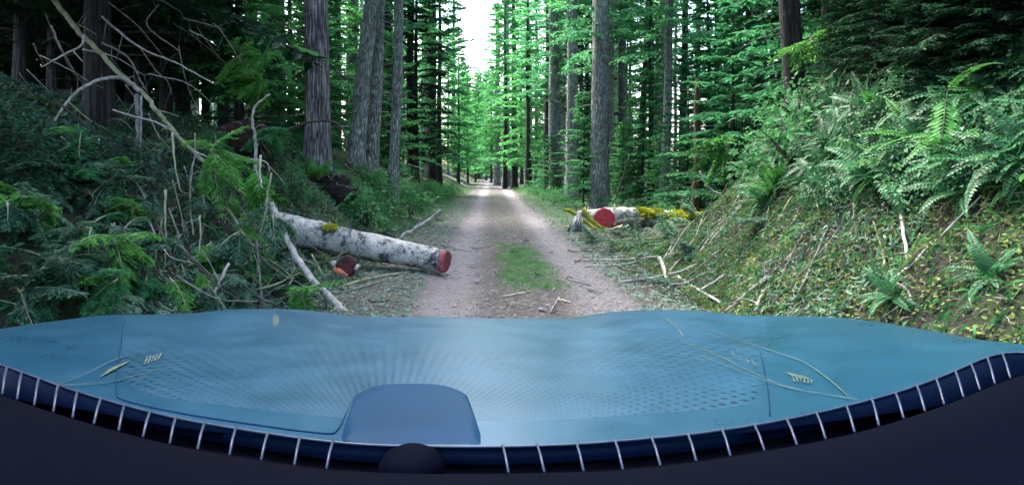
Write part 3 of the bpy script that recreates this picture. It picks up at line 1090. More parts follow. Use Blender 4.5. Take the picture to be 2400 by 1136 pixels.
# debris on both verges of the track
x1_, y1_, z1_ = area(17000, -3.1, -0.8, 5, 40, rng, 0.012, 1.8)
x2_, y2_, z2_ = area(26000, 1.55, 4.4, 5, 40, rng, 0.012, 1.8)
scatter('green_debris', np.stack([np.r_[x1_, x2_], np.r_[y1_, y2_], np.r_[z1_, z2_]], 1), M['bits'], 0.055, 0.3, rng, 0.3,
        'needles and torn green twigs strewn along both edges of the track', 'debris')
x1_, y1_, z1_ = area(22000, -2.4, 2.6, 5, 34, rng, 0.012, 1.9)
scatter('wood_litter', np.stack([x1_, y1_, z1_], 1), M['litter'], 0.06, 0.15, rng, 0.08, 'pale splinters and dry needles strewn across the track', 'debris')
# grass
def blades(name, x, y, hgt, rng, mat, label):
    n = len(x)
    P = np.stack([x, y, height(x, y)], 1)
    D = norm(rng.normal(0, .45, (n, 3)) * np.array([1, 1, 0]) + np.array([0, 0, 1.0]))
    S = norm(np.cross(D, rng.normal(0, 1, (n, 3))))
    L = hgt * rng.uniform(0.5, 1.5, n)
    mb = MB()
    mb.quads(leaf_quads(P, D, S, L, np.full(n, 0.009), 0.15))
    return tag(mb.build(name, mat, None, smooth=False), label, 'grass', kind='stuff')


n = 15000
yy = rng.uniform(7.0, 12.6, n)
cx = 0.52 - 0.02 * (yy - 9)
xx = cx + (rng.beta(2, 2, n) - 0.5) * (1.05 - 0.05 * (yy - 7)) + 0.05 * wob(yy, yy * 0, 3.0, 2)
k = (wob(xx, yy, 4.0, 3) + rng.normal(0, .45, n)) > 0.05 + 1.2 * sstep(10.5, 12.6, yy) * 0.6 + 1.1 * (1 - sstep(7.0, 8.2, yy))
blades('grass', xx[k], yy[k], 0.06, rng, M['grass'], 'short bright patchy grass growing between the wheel ruts')
n = 9000
yy = rng.uniform(6.2, 45, n)
xx = rng.normal(0.4, 0.3, n)
k = wob(xx, yy, 2.2, 8) + rng.normal(0, .3, n) > 0.45
blades('grass', xx[k], yy[k], 0.05, rng, M['grass'], 'thin scattered grass along the middle of the track')
n = 5000
xx = np.r_[rng.normal(-2.1, .35, n), rng.normal(2.3, .35, n)]
yy = np.r_[rng.uniform(11, 60, n), rng.uniform(16, 60, n)]
blades('grass', xx, yy, 0.11, rng, M['grass'], 'grass along the far edges of the track')

# stones on the track
def stone_mesh(seed):
    rg = random.Random(seed)
    mb = MB()
    v, f = [], []
    for i in range(5):
        for k in range(7):
            th = PI * (i + 0.5) / 5
            a = 2 * PI * k / 7
            r = rg.uniform(0.8, 1.15)
            v.append((r * math.sin(th) * math.cos(a), r * 0.8 * math.sin(th) * math.sin(a), 0.6 * r * math.cos(th)))
    for i in range(4):
        for k in range(7):
            f.append((i * 7 + k, (i + 1) * 7 + k, (i + 1) * 7 + (k + 1) % 7, i * 7 + (k + 1) % 7))
    f.append(tuple(range(7)))
    f.append(tuple(28 + k for k in reversed(range(7))))
    mb.add(v, f)
    return mb.mesh('stone', M['stone'])


STONE = [stone_mesh(k) for k in range(3)]
rr = random.Random(9)
for i in range(70):
    y = rr.uniform(6.2, 26) if i % 2 else rr.uniform(6.2, 12)
    x = rr.uniform(-1.6, 1.9)
    o = obj('stone', STONE[i % 3], None, (x, y, float(height(x, y)) + 0.008), (0, 0, rr.uniform(0, 6)), rr.uniform(0.014, 0.04))
    tag(o, 'small pale stone lying on the gravel of the track', 'stone', 'stones on the track')


# ------------------------------------------------------------------ fallen logs
def add_log(root, pts, r0, r1, bark, seed=1, sides=26, n=26, rough=0.045):
    L = smooth_line(pts, max(2, n // max(1, len(pts) - 1)))
    m = len(L) - 1
    rr_ = random.Random(seed)
    mb = MB()
    rad = [(r0 + (r1 - r0) * i / m) * (1 + rr_.uniform(-.03, .03)) for i in range(m + 1)]
    mb.tube(L, rad, sides, True, rough, seed=seed)
    # branch stubs
    for k in range(9):
        i = rr_.randint(2, m - 2)
        a = rr_.uniform(-0.6, 2.4)
        dv = Vector((0, -math.sin(a) * 0.5, math.cos(a) * 0.7 + 0.2)).normalized()
        mb.tube([L[i], L[i] + dv * (rad[i] + rr_.uniform(.03, .1))], [0.02, 0.014], 6, True)
    return mb.build('bark', M[bark], root), L, rad


def disc(root, name, p, nrm, r, mat, thick=0.03, seed=3, rings=5, cut=0.0):
    """an uneven sawn end"""
    rg = random.Random(seed)
    nrm = Vector(nrm).normalized()
    a = Vector((0, 0, 1)) if abs(nrm.z) < 0.8 else Vector((1, 0, 0))
    u = (a - nrm * a.dot(nrm)).normalized()
    w = nrm.cross(u)
    v, f = [], []
    K = 22
    wobr = [1 + rg.uniform(-.05, .05) for _ in range(K)]
    for i in range(rings + 1):
        for k in range(K):
            ang = 2 * PI * k / K
            if i == 0:
                q = p - nrm * 0.05 + (u * math.cos(ang) + w * math.sin(ang)) * r * wobr[k]
            else:
                s = 1 - (i - 1) / rings
                q = p + nrm * (thick + 0.012 * rg.uniform(-1, 1)) + (u * math.cos(ang) + w * math.sin(ang)) * r * wobr[k] * s * 0.985
            v.append(tuple(q))
    for i in range(rings):
        for k in range(K):
            f.append((i * K + k, i * K + (k + 1) % K, (i + 1) * K + (k + 1) % K, (i + 1) * K + k))
    f.append(tuple(rings * K + k for k in range(K)))
    mb = MB()
    mb.add(v, f)
    return mb.build(name, mat, root)


def moss_patch(root, c, sx_, sy_, sz_, n, seed, mat='moss_yellow', size=0.035):
    rg = np.random.default_rng(seed)
    q = norm(rg.normal(0, 1, (n, 3)))
    q[:, 2] = np.abs(q[:, 2])
    P = np.array(c) + q * np.array([sx_, sy_, sz_]) * rg.uniform(0.6, 1.0, (n, 1))
    D = norm(q + rg.normal(0, .6, q.shape))
    S = norm(np.cross(D, rg.normal(0, 1, q.shape)))
    Lh = size * rg.uniform(0.6, 1.6, n)
    mb = MB()
    mb.quads(leaf_quads(P, D, S, Lh, Lh * 0.6, 0.1))
    return mb.build('moss_patch', M[mat], root, smooth=False)


# left log: comes out of the bank, its sawn end lies on the track
E = at(1043, 612, 9.0)
A = at(650, 532, 9.75)
B = at(850, 574, 9.4)
root = tag(empty('fallen_log', (0, 0, 0)), 'big pale barked log sticking out of the left bank onto the track', 'log')
_, Ll, lr = add_log(root, [A + (A - B) * 0.6, A, B, E], 0.275, 0.155, 'bark_log', 3)
dv = (E - B).normalized()
disc(root, 'cut_face', E, dv, 0.156, M['cut_pink'], 0.03, 5)
moss_patch(root, B + Vector((-0.47, -0.02, 0.24)), 0.11, 0.12, 0.06, 420, 8)
for o in root.children:
    pass

# red and orange chunk sawn out, under the log
c0 = hit(812, 645, 0.0)
root = tag(empty('wood_chunk', c0 + Vector((0, 0, 0.10))), 'dark red sawn block with an orange split side lying under the pale log', 'log piece')
mb = MB()
mb.tube([(-0.03, 0.18, 0.02), (-0.01, 0.0, 0.03), (0.02, -0.10, 0.03)], [0.13, 0.135, 0.13], 16, True, 0.06)
mb.build('block', M['root_red'], root)
disc(root, 'cut_face', Vector((0.02, -0.10, 0.03)), Vector((0.25, -1, 0.15)), 0.125, M['cut_dark'], 0.015, 15)
mb = MB()
mb.tube([(-0.16, -0.02, 0.02), (-0.07, -0.14, -0.04), (0.05, -0.20, -0.085)], [0.035, 0.06, 0.03], 8, True, 0.15)
mb.build('split_side', M['cut_orange'], root)
mb = MB()
mb.tube([(-0.2, 0.05, 0.05), (-0.13, -0.06, 0.06)], [0.05, 0.045], 8, True, 0.15)
mb.tube([(0.14, 0.02, 0.02), (0.15, -0.10, 0.0)], [0.035, 0.03], 8, True, 0.15)
mb.build('bark', M['twig_pale'], root)

# right log with the red sawn end
e = at(1418, 512, 16.6)
f_ = at(1480, 511, 17.0)
g_ = at(1560, 516, 17.4)
h_ = at(1700, 524, 18.0)
root = tag(empty('fallen_log', (0, 0, 0)), 'log with bright red sawn end and yellow moss right of the track', 'log')
add_log(root, [e, f_, g_, h_], 0.29, 0.25, 'bark_log', 9)
disc(root, 'cut_face', e + Vector((-0.05, -0.17, 0.0)), Vector((-0.25, -0.96, 0.08)), 0.275, M['cut_red'], 0.05, 6)
for (px, dy, sx_, n_, sd) in ((1500, -.15, 0.36, 1700, 2), (1535, .0, 0.28, 900, 3), (1590, .1, 0.4, 900, 4), (1645, .3, 0.4, 900, 5)):
    p = at(px, 501 + (px - 1500) * 0.06, 17.2 + dy)
    moss_patch(root, p + Vector((0, -0.06, -0.06)), sx_, 0.30, 0.22, n_, sd, 'moss_yellow', 0.06)
# the butt beyond the cut
e2 = at(1400, 507, 17.3)
root = tag(empty('fallen_log', (0, 0, 0)), 'short pale log butt left behind the red sawn end', 'log')
add_log(root, [e2 + Vector((-0.42, 0.65, -0.06)), e2 + Vector((-0.1, 0.5, -0.03)), e2 + Vector((0.35, 0.4, 0.0))], 0.17, 0.2, 'bark_log', 12, n=10)
# grey slab left of it
p = hit(1352, 543)
root = tag(empty('bark_slab', p), 'upright grey slab of bark beside the track left of the red ended log', 'bark piece')
mb = MB()
mb.tube([(-0.12, 0, -0.05), (0.0, 0, 0.16), (0.08, 0.12, 0.36)], [0.16, 0.15, 0.08], 12, True, 0.2)
mb.build('bark', M['bark_pale'], root)
mb = MB()
mb.tube(smooth_line([(0.12, -0.12, 0.55), (0.3, -0.2, 0.3), (0.6, -0.25, 0.05)], 4), [0.05] * 9, 8, True, 0.1)
mb.build('mossy_limb', M['moss_yellow'], root)
# dark hollow log below
p = hit(1462, 540)
root = tag(empty('broken_log', p + Vector((0, 0, 0.12))), 'short dark broken log with pale splinters below the red sawn end', 'log')
mb = MB()
mb.tube([(-0.22, -0.12, 0.0), (0.1, 0, 0.02), (0.5, 0.1, 0.05)], [0.12, 0.16, 0.13], 12, True, 0.12)
mb.build('bark', M['twig_dark'], root)
mb = MB()
for k in range(6):
    mb.tube([(-0.18 + 0.05 * k, -0.2, -0.03 + 0.02 * (k % 3)), (-0.32 + 0.06 * k, -0.30, -0.06 + 0.03 * (k % 2))], [0.03, 0.012], 5, True)
mb.build('splinters', M['cut_pale'], root)


# ------------------------------------------------------------------ uprooted root masses on the left
def root_mass(p, r, label, mat, nroots, seed, squash=0.75, bits=0):
    rg = random.Random(seed)
    root = tag(empty('root_mass', p), label, 'uprooted roots')
    v, f = [], []
    nu, nv = 40, 24
    for i in range(nv + 1):
        for k in range(nu):
            th = PI * i / nv
            a = 2 * PI * k / nu
            w = 1 + 0.30 * float(wob(np.array(3 * math.cos(a) + seed), np.array(3 * math.sin(a) + 2 * th), 1.2, 3)) + 0.16 * float(wob(np.array(3 * math.cos(a)), np.array(3 * math.sin(a) + 3 * th), 3.3, seed)) + rg.uniform(-.09, .09)
            v.append((r * w * math.sin(th) * math.cos(a), 0.6 * r * w * math.sin(th) * math.sin(a), squash * r * w * math.cos(th)))
    for i in range(nv):
        for k in range(nu):
            f.append((i * nu + k, (i + 1) * nu + k, (i + 1) * nu + (k + 1) % nu, i * nu + (k + 1) % nu))
    mb = MB()
    mb.add(v, f)
    mb.build('soil_clump', M[mat], root)
    for k in range(nroots):
        a = rg.uniform(0, 2 * PI)
        st = Vector((math.cos(a) * r * 0.7, -0.4 * r * rg.uniform(0.2, 1), math.sin(a) * r * 0.5))
        dv_ = Vector((math.cos(a), -rg.uniform(0.1, 0.9), math.sin(a))).normalized()
        L = rg.uniform(0.3, 0.8) * r * 1.2
        pts = [st]
        for s in range(4):
            dv_ = (dv_ + Vector((rg.uniform(-.5, .5), rg.uniform(-.4, .4), rg.uniform(-.8, .2)))).normalized()
            pts.append(pts[-1] + dv_ * L / 4)
        mb = MB()
        q = smooth_line(pts, 3)
        mb.tube(q, [0.017 * (1 - 0.75 * i / (len(q) - 1)) for i in range(len(q))], 5, True)
        mb.build('root', M['twig_grey'] if k % 3 else M['root_red'], root)
    return root


root_mass(at(745, 452, 13.6), 0.72, 'dark brown overhanging root mass below the ridged trunk', 'soil', 34, 3, 0.5)
root_mass(at(578, 322, 11.0), 0.42, 'reddish brown upturned root clump high in the left tangle', 'root_red', 13, 5, 0.6)


# ------------------------------------------------------------------ branches and sticks
def stick(pts, r0, r1, mat, label, group=None, twigs=3, name='fallen_branch', seed=None, cat='branch', tl=0.35):
    rg = random.Random(seed if seed is not None else len(label) * 7 + int(r0 * 9999) + int(abs(pts[0][0]) * 100))
    L = smooth_line(pts, 6)
    # small natural kinks
    L = [q + Vector((rg.uniform(-1, 1), rg.uniform(-1, 1), rg.uniform(-1, 1))) * r0 * 0.35 for q in L]
    m = len(L) - 1
    mb = MB()
    mb.tube(L, [r0 + (r1 - r0) * i / m for i in range(m + 1)], 7, True, 0.10)
    for k in range(twigs):
        i = rg.randint(1, m)
        tg = (L[i] - L[i - 1]).normalized()
        sd = tg.cross(Vector((rg.uniform(-1, 1), rg.uniform(-1, 1), rg.uniform(-1, 1)))).normalized()
        dv_ = (tg * 0.6 + sd).normalized()
        ln = tl * rg.uniform(0.4, 1.2)
        q = [L[i], L[i] + dv_ * ln * 0.5, L[i] + dv_ * ln + Vector((0, 0, -0.08 * ln))]
        rb = max(0.35 * (r0 + (r1 - r0) * i / m), 0.003)
        mb.tube(q, [rb, rb * 0.75, rb * 0.4], 4, False)
    # local origin at the lower end
    o = mb.build(name, M[mat], None)
    return tag(o, label, cat, group)


def AT(*pts):
    return [at(*p) for p in pts]


LEFT = [
    (AT((110, -20, 8.6), (175, 62, 8.5), (215, 105, 8.4), (290, 180, 8.3), (332, 216, 8.2), (372, 265, 8.1), (405, 305, 8.0), (455, 357, 8.0), (520, 415, 8.0), (600, 480, 8.1)), 0.030, 0.016, 'twig_moss', 'long mossy branch sloping down from the upper left through the tangle', 5),
    (AT((200, -10, 9.2), (250, 50, 9.1), (330, 112, 9.0), (410, 146, 8.9), (500, 197, 8.8)), 0.017, 0.007, 'twig_pale', 'thin bare branch running right and down across the dark upper left', 4),
    (AT((115, 305, 7.6), (150, 250, 7.6), (185, 212, 7.7), (240, 186, 7.8), (290, 186, 8.0), (330, 216, 8.2)), 0.010, 0.022, 'twig_pale', 'pale branch arching down to the left over the dark hollow', 2),
    (AT((320, 222, 8.0), (324, 300, 7.8), (314, 390, 7.6), (290, 510, 7.3), (262, 620, 7.1)), 0.022, 0.008, 'twig_grey', 'long grey limb hanging straight down left of the mossy branch', 2),
    (AT((331, 226, 8.1), (331, 310, 8.0), (326, 400, 7.9), (328, 470, 7.8)), 0.012, 0.006, 'twig_pale', 'thin pale limb hanging beside the long grey one', 1),
    (AT((98, 158, 8.2), (150, 128, 8.2), (190, 108, 8.3), (196, 82, 8.3)), 0.008, 0.013, 'twig_pale', 'short bent twig at the upper left corner of the tangle', 2),
    (AT((264, 258, 7.8), (310, 272, 7.8), (362, 286, 7.9), (412, 310, 8.0)), 0.009, 0.011, 'twig_pale', 'short straight twig crossing the hanging grey limb', 1),
    (AT((184, 381, 7.0), (225, 402, 7.0), (300, 405, 7.1)), 0.014, 0.007, 'twig_pale', 'pale curved stick low over the dark hollow on the left', 1),
    (AT((240, 100, 8.8), (300, 135, 8.8), (330, 190, 8.8), (345, 215, 8.8)), 0.014, 0.008, 'twig_grey', 'grey twig falling steeply beside the long mossy branch', 2),
    (AT((330, 115, 9), (365, 165, 9), (392, 190, 9), (402, 222, 9)), 0.008, 0.005, 'twig_grey', 'fine twig forking down from the thin bare branch', 2),
    (AT((598, 400, 9.6), (600, 340, 9.6), (593, 290, 9.5), (598, 252, 9.5), (632, 222, 9.4)), 0.024, 0.012, 'twig_pale', 'white upright stem rising from the reddish root clump', 2),
    (AT((636, 478, 7.2), (672, 560, 7.0), (720, 640, 6.8), (790, 716, 6.6), (826, 746, 6.4)), 0.026, 0.034, 'twig_pale', 'thick white pole leaning from the log down to the bonnet', 3),
    (AT((236, 734, 6.0), (300, 690, 6.1), (350, 644, 6.4), (440, 590, 6.8), (482, 556, 7.2)), 0.022, 0.010, 'twig_pale', 'pale branch rising right from behind the bonnet in the left tangle', 5),
    (AT((124, 566, 6.3), (150, 640, 6.2), (178, 716, 6.0)), 0.013, 0.017, 'twig_pale', 'pale leaning stick at the lower left above the bonnet', 2),
    (AT((484, 728, 5.9), (510, 672, 6.0), (536, 616, 6.2)), 0.018, 0.012, 'twig_pale', 'short pale stick leaning right in front of the left tangle', 2),
    (AT((612, 732, 6.3), (610, 660, 6.4), (600, 560, 6.6)), 0.013, 0.008, 'twig_grey', 'thin upright grey stick left of the white pole', 2),
    (AT((498, 458, 7.6), (540, 500, 7.5), (590, 572, 7.4), (640, 575, 7.3)), 0.016, 0.012, 'twig_moss', 'greenish stick slanting down toward the top of the white pole', 3),
    (AT((632, 322, 11.4), (690, 298, 11.4), (750, 283, 11.4), (800, 298, 11.3), (812, 350, 11.2)), 0.022, 0.016, 'twig_dark', 'dark arched root crossing in front of the ridged trunk', 3),
    (AT((270, 690, 6.1), (290, 560, 6.4), (310, 430, 6.8)), 0.008, 0.005, 'twig_dark', 'long thin black twig standing in the left tangle', 1),
    (AT((450, 352, 8), (500, 372, 7.9), (560, 372, 7.9), (620, 378, 7.9), (632, 400, 7.9)), 0.010, 0.006, 'twig_pale', 'thin pale twig bending over the bright green bough', 2),
    (AT((420, 120, 9), (345, 60, 9), (372, 10, 9.1)), 0.009, 0.006, 'twig_grey', 'short thin twig pointing up at the top of the left tangle', 1),
    (AT((455, 560, 7), (445, 470, 7.2), (452, 380, 7.4)), 0.010, 0.007, 'twig_moss', 'greenish upright twig in the middle of the left tangle', 2),
    (AT((148, 395, 7), (172, 450, 7), (178, 465, 7)), 0.012, 0.009, 'twig_pale', 'short pale stub pointing down below the mossy hanging clump', 0),
]
for pts, r0, r1, mat, lab, tw in LEFT:
    stick(pts, r0 * 1.2, r1 * 1.25, mat, lab, None, tw)

# loose ends on the ground near the left log
def lay(pxs, lift):
    out = []
    for px, py in pxs:
        p = hit(px, py)
        if out and abs(p.y - out[-1].y) > 2.2:
            p = at(px, py, out[-1].y)
        out.append(p + Vector((0, 0, lift)))
    return out


GROUND = [
    ([(872, 610), (940, 562), (985, 535), (1034, 498)], 0.035, 0.02, 'twig_pale', 'pale bare branch lying on the verge behind the left log', 4),
    ([(800, 676), (880, 655), (962, 640)], 0.018, 0.012, 'twig_moss', 'pale stick on the ground in front of the left log near the red block', 2),
    ([(812, 688), (900, 664), (990, 655)], 0.012, 0.008, 'twig_grey', 'thinner stick parallel to the pale one before the left log', 2),
    ([(1345, 616), (1440, 613), (1540, 606), (1640, 583)], 0.020, 0.010, 'twig_pale', 'long pale stick at the right edge of the track, upper one of the crossing pair', 4),
    ([(1370, 628), (1450, 624), (1520, 612)], 0.014, 0.009, 'twig_pale', 'shorter pale stick just below the long one at the right edge of the track', 2),
    ([(1452, 667), (1540, 655), (1620, 632), (1690, 592)], 0.020, 0.010, 'twig_pale', 'pale stick sloping up from the right rut to the mossy bank', 4),
    ([(1588, 655), (1640, 688), (1690, 718)], 0.022, 0.016, 'twig_pale', 'stick slanting down to the bonnet at the foot of the right bank', 3),
    ([(1420, 618), (1500, 640), (1560, 612)], 0.012, 0.009, 'twig_grey', 'grey curved stick between the two pale sticks on the right verge', 2),
    ([(1320, 533), (1370, 541), (1440, 541)], 0.022, 0.014, 'twig_moss', 'bent stick on the ground in front of the grey bark slab', 2),
    ([(1180, 700), (1230, 690)], 0.012, 0.010, 'cut_pale', 'pale splinter lying in the middle of the track near the bonnet', 0),
    ([(1308, 708), (1340, 714)], 0.014, 0.010, 'cut_pale', 'short thick splinter in the right rut near the bonnet', 0),
    ([(1060, 586), (1105, 592)], 0.010, 0.008, 'twig_grey', 'thin twig lying across the left rut beyond the log end', 0),
    ([(1330, 660), (1385, 672)], 0.009, 0.007, 'twig_grey', 'thin twig lying on the right rut beside the grass', 0),
    ([(1290, 735), (1310, 700)], 0.008, 0.005, 'twig_pale', 'thin pale twig lying behind the grass close to the bonnet', 0),
    ([(1700, 740), (1760, 690), (1800, 655)], 0.016, 0.010, 'twig_pale', 'stick leaning up the right bank out of the dark hole', 2),
    ([(1770, 742), (1790, 690)], 0.020, 0.014, 'twig_pale', 'short stout stick standing beside the dark hole on the right bank', 1),
    ([(1820, 690), (1850, 620), (1880, 560)], 0.010, 0.006, 'twig_grey', 'thin grey stem lying up the mossy right bank', 2),
    ([(2068, 350), (2096, 440), (2112, 520), (2126, 620)], 0.022, 0.012, 'twig_pale', 'pale stem hanging down the middle of the dark right bank', 2),
    ([(2040, 640), (2120, 690), (2140, 730)], 0.012, 0.008, 'twig_grey', 'grey stem beside the low fern on the right bank', 2),
    ([(1890, 200), (1905, 150), (1895, 120)], 0.018, 0.010, 'twig_pale', 'pale bent twig at the foot of the leaning trunk', 1),
    ([(1860, 235), (1920, 240), (1990, 220)], 0.016, 0.008, 'twig_pale', 'pale twig lying level among ferns below the leaning trunk', 3),
    ([(1935, 275), (1972, 298)], 0.020, 0.014, 'twig_pale', 'short pale stick among the dark ferns of the right bank', 0),
]
for pxs, r0, r1, mat, lab, tw in GROUND:
    stick(lay(pxs, r0 + 0.01), r0, r1, mat, lab, None, tw)
# limbs held off the ground on the right
RIGHT = [
    (AT((1590, 568, 11.0), (1680, 522, 11.6), (1732, 462, 12.0), (1790, 402, 12.3), (1835, 345, 12.5)), 0.045, 0.03, 'twig_grey', 'long grey pole sloping up the far end of the right bank', 2),
    (AT((1672, 560, 11.6), (1730, 492, 11.9), (1790, 425, 12.1), (1850, 370, 12.2)), 0.06, 0.05, 'twig_dark', 'dark root sloping up the bank beside the long grey pole', 3),
    (AT((1700, 520, 11.4), (1760, 440, 11.8), (1810, 395, 12.0)), 0.04, 0.03, 'twig_dark', 'second dark root on the bank below the sloping grey pole', 2),
    (AT((1546, 604, 8.6), (1562, 650, 8.2), (1578, 690, 7.8), (1568, 728, 7.3)), 0.026, 0.038, 'twig_pale', 'stout pale broken limb standing at the foot of the right bank', 4),
    (AT((1640, 400, 15.5), (1658, 436, 15.4), (1690, 455, 15.3), (1742, 456, 15.0), (1752, 400, 14.8)), 0.022, 0.014, 'twig_pale', 'bent pale branch hanging in front of the wood beside the tan snag', 2),
    (AT((1690, 460, 15), (1720, 410, 15), (1760, 395, 14.8)), 0.02, 0.012, 'twig_dark', 'dark curved branch above the bent pale one near the tan snag', 2),
    (AT((1440, 470, 21), (1458, 420, 21), (1475, 365, 21)), 0.03, 0.02, 'twig_dark', 'thin dark leaning sapling stem behind the red ended log', 3),
    (AT((1325, 490, 15.8), (1350, 502, 15.6), (1395, 536, 15.3), (1425, 545, 15.2)), 0.05, 0.035, 'moss_yellow', 'yellow mossy branch drooping left of the red sawn end', 1),
]
for pts, r0, r1, mat, lab, tw in RIGHT:
    stick(pts, r0, r1, mat, lab, None, tw, tl=0.5)

rr = random.Random(71)
for i in range(16):
    px, py, Y = rr.uniform(60, 640), rr.uniform(300, 540), rr.uniform(6.0, 7.4)
    ln = rr.uniform(70, 190)
    dx = rr.uniform(-40, 40)
    stick(AT((px, py, Y), (px + dx * .5 + rr.uniform(-8, 8), py + ln * .5, Y - .1), (px + dx, py + ln, Y - .2)), rr.uniform(.007, .014), .005, rr.choice(['twig_pale', 'twig_grey', 'twig_moss']),
          'thin twig hanging down in the left tangle', 'hanging twigs in the left tangle', rr.randint(1, 4), 'hanging_twig', i, 'twig', 0.25)
for i in range(20):
    px, py, Y = rr.uniform(-20, 480), rr.uniform(-20, 230), rr.uniform(8.4, 10.5)
    a = rr.uniform(0.2, 1.3)
    ln = rr.uniform(70, 190)
    stick(AT((px, py, Y), (px + ln * .5 * math.cos(a) + rr.uniform(-15, 15), py + ln * .5 * math.sin(a), Y), (px + ln * math.cos(a), py + ln * math.sin(a) + rr.uniform(0, 30), Y + .2)), rr.uniform(.008, .014), .004,
          rr.choice(['twig_pale', 'twig_grey']), 'thin bare twig against the dark wood at the upper left', 'bare twigs at the upper left', rr.randint(1, 4), 'bare_twig', i, 'twig', 0.4)

# the many loose sticks
rr = random.Random(77)
def loose(n, xr, yr, label, group, mats, rng_len=(0.3, 1.0), rise=0.07):
    for i in range(n):
        x = rr.uniform(*xr)
        y = rr.uniform(*yr)
        a = rr.gauss(0.2, 0.7) * (1 if xr[0] > 0 else -1)
        L = rr.uniform(*rng_len)
        pts = []
        for s in (-.5, 0, .5):
            X = x + math.cos(a) * L * s
            Yy = y + math.sin(a) * L * s + rr.uniform(-.05, .05)
            pts.append(Vector((X, Yy, float(height(X, Yy)) + rr.uniform(.01, rise))))
        r = rr.uniform(0.006, 0.014)
        stick(pts, r, r * 0.5, rr.choice(mats), label, group, rr.randint(0, 2), 'loose_stick', i, 'stick', 0.2)


loose(46, (1.9, 3.7), (6.5, 14), 'thin bare stick in the branch litter at the foot of the right bank', 'sticks at the foot of the right bank', ['twig_pale', 'twig_grey', 'twig_pale'])
loose(30, (-3.0, -1.4), (7, 20), 'thin bare stick on the littered verge around the left log', 'sticks around the left log', ['twig_pale', 'twig_grey'])
loose(40, (-5.2, -2.0), (5.0, 9.5), 'thin bare stick in the tangle on the left bank', 'sticks in the left tangle', ['twig_grey', 'twig_grey', 'twig_dark', 'twig_moss', 'twig_pale'], (0.4, 1.2), 0.45)
loose(26, (-1.3, 1.9), (6.2, 14), 'short thin twig lying on the gravel track', 'twigs lying on the track', ['twig_grey', 'twig_pale', 'twig_dark'], (0.08, 0.3))
loose(46, (2.7, 5.0), (4.5, 11.5), 'thin stem lying on the mossy right bank', 'stems on the mossy right bank', ['twig_grey', 'twig_pale', 'twig_moss'], (0.3, 0.9))

# ------------------------------------------------------------------ conifer boughs in the left tangle and on the logs
def bough_thing(p, direc, L, mat, label, group=None, nb=5, seed=1, droop=0.7, spread=0.6, leaf=0.05, tw=0.22):
    rg = np.random.default_rng(seed)
    mb = MB()
    direc = np.array(direc, float)
    for k in range(nb):
        dd = norm(direc + rg.normal(0, spread, 3) * (0 if k == 0 else 1))
        st = direc * L * 0.12 * k / nb
        bough(mb, st, dd, L * rg.uniform(0.6, 1.0), rg, droop * rg.uniform(.6, 1.3), 16, 9, tw, leaf, 0.34, 0.008)
    o = mb.build('conifer_bough', [M[mat], M['twig_moss']], None, smooth=False)
    o.location = p
    return tag(o, label, 'bough', group)


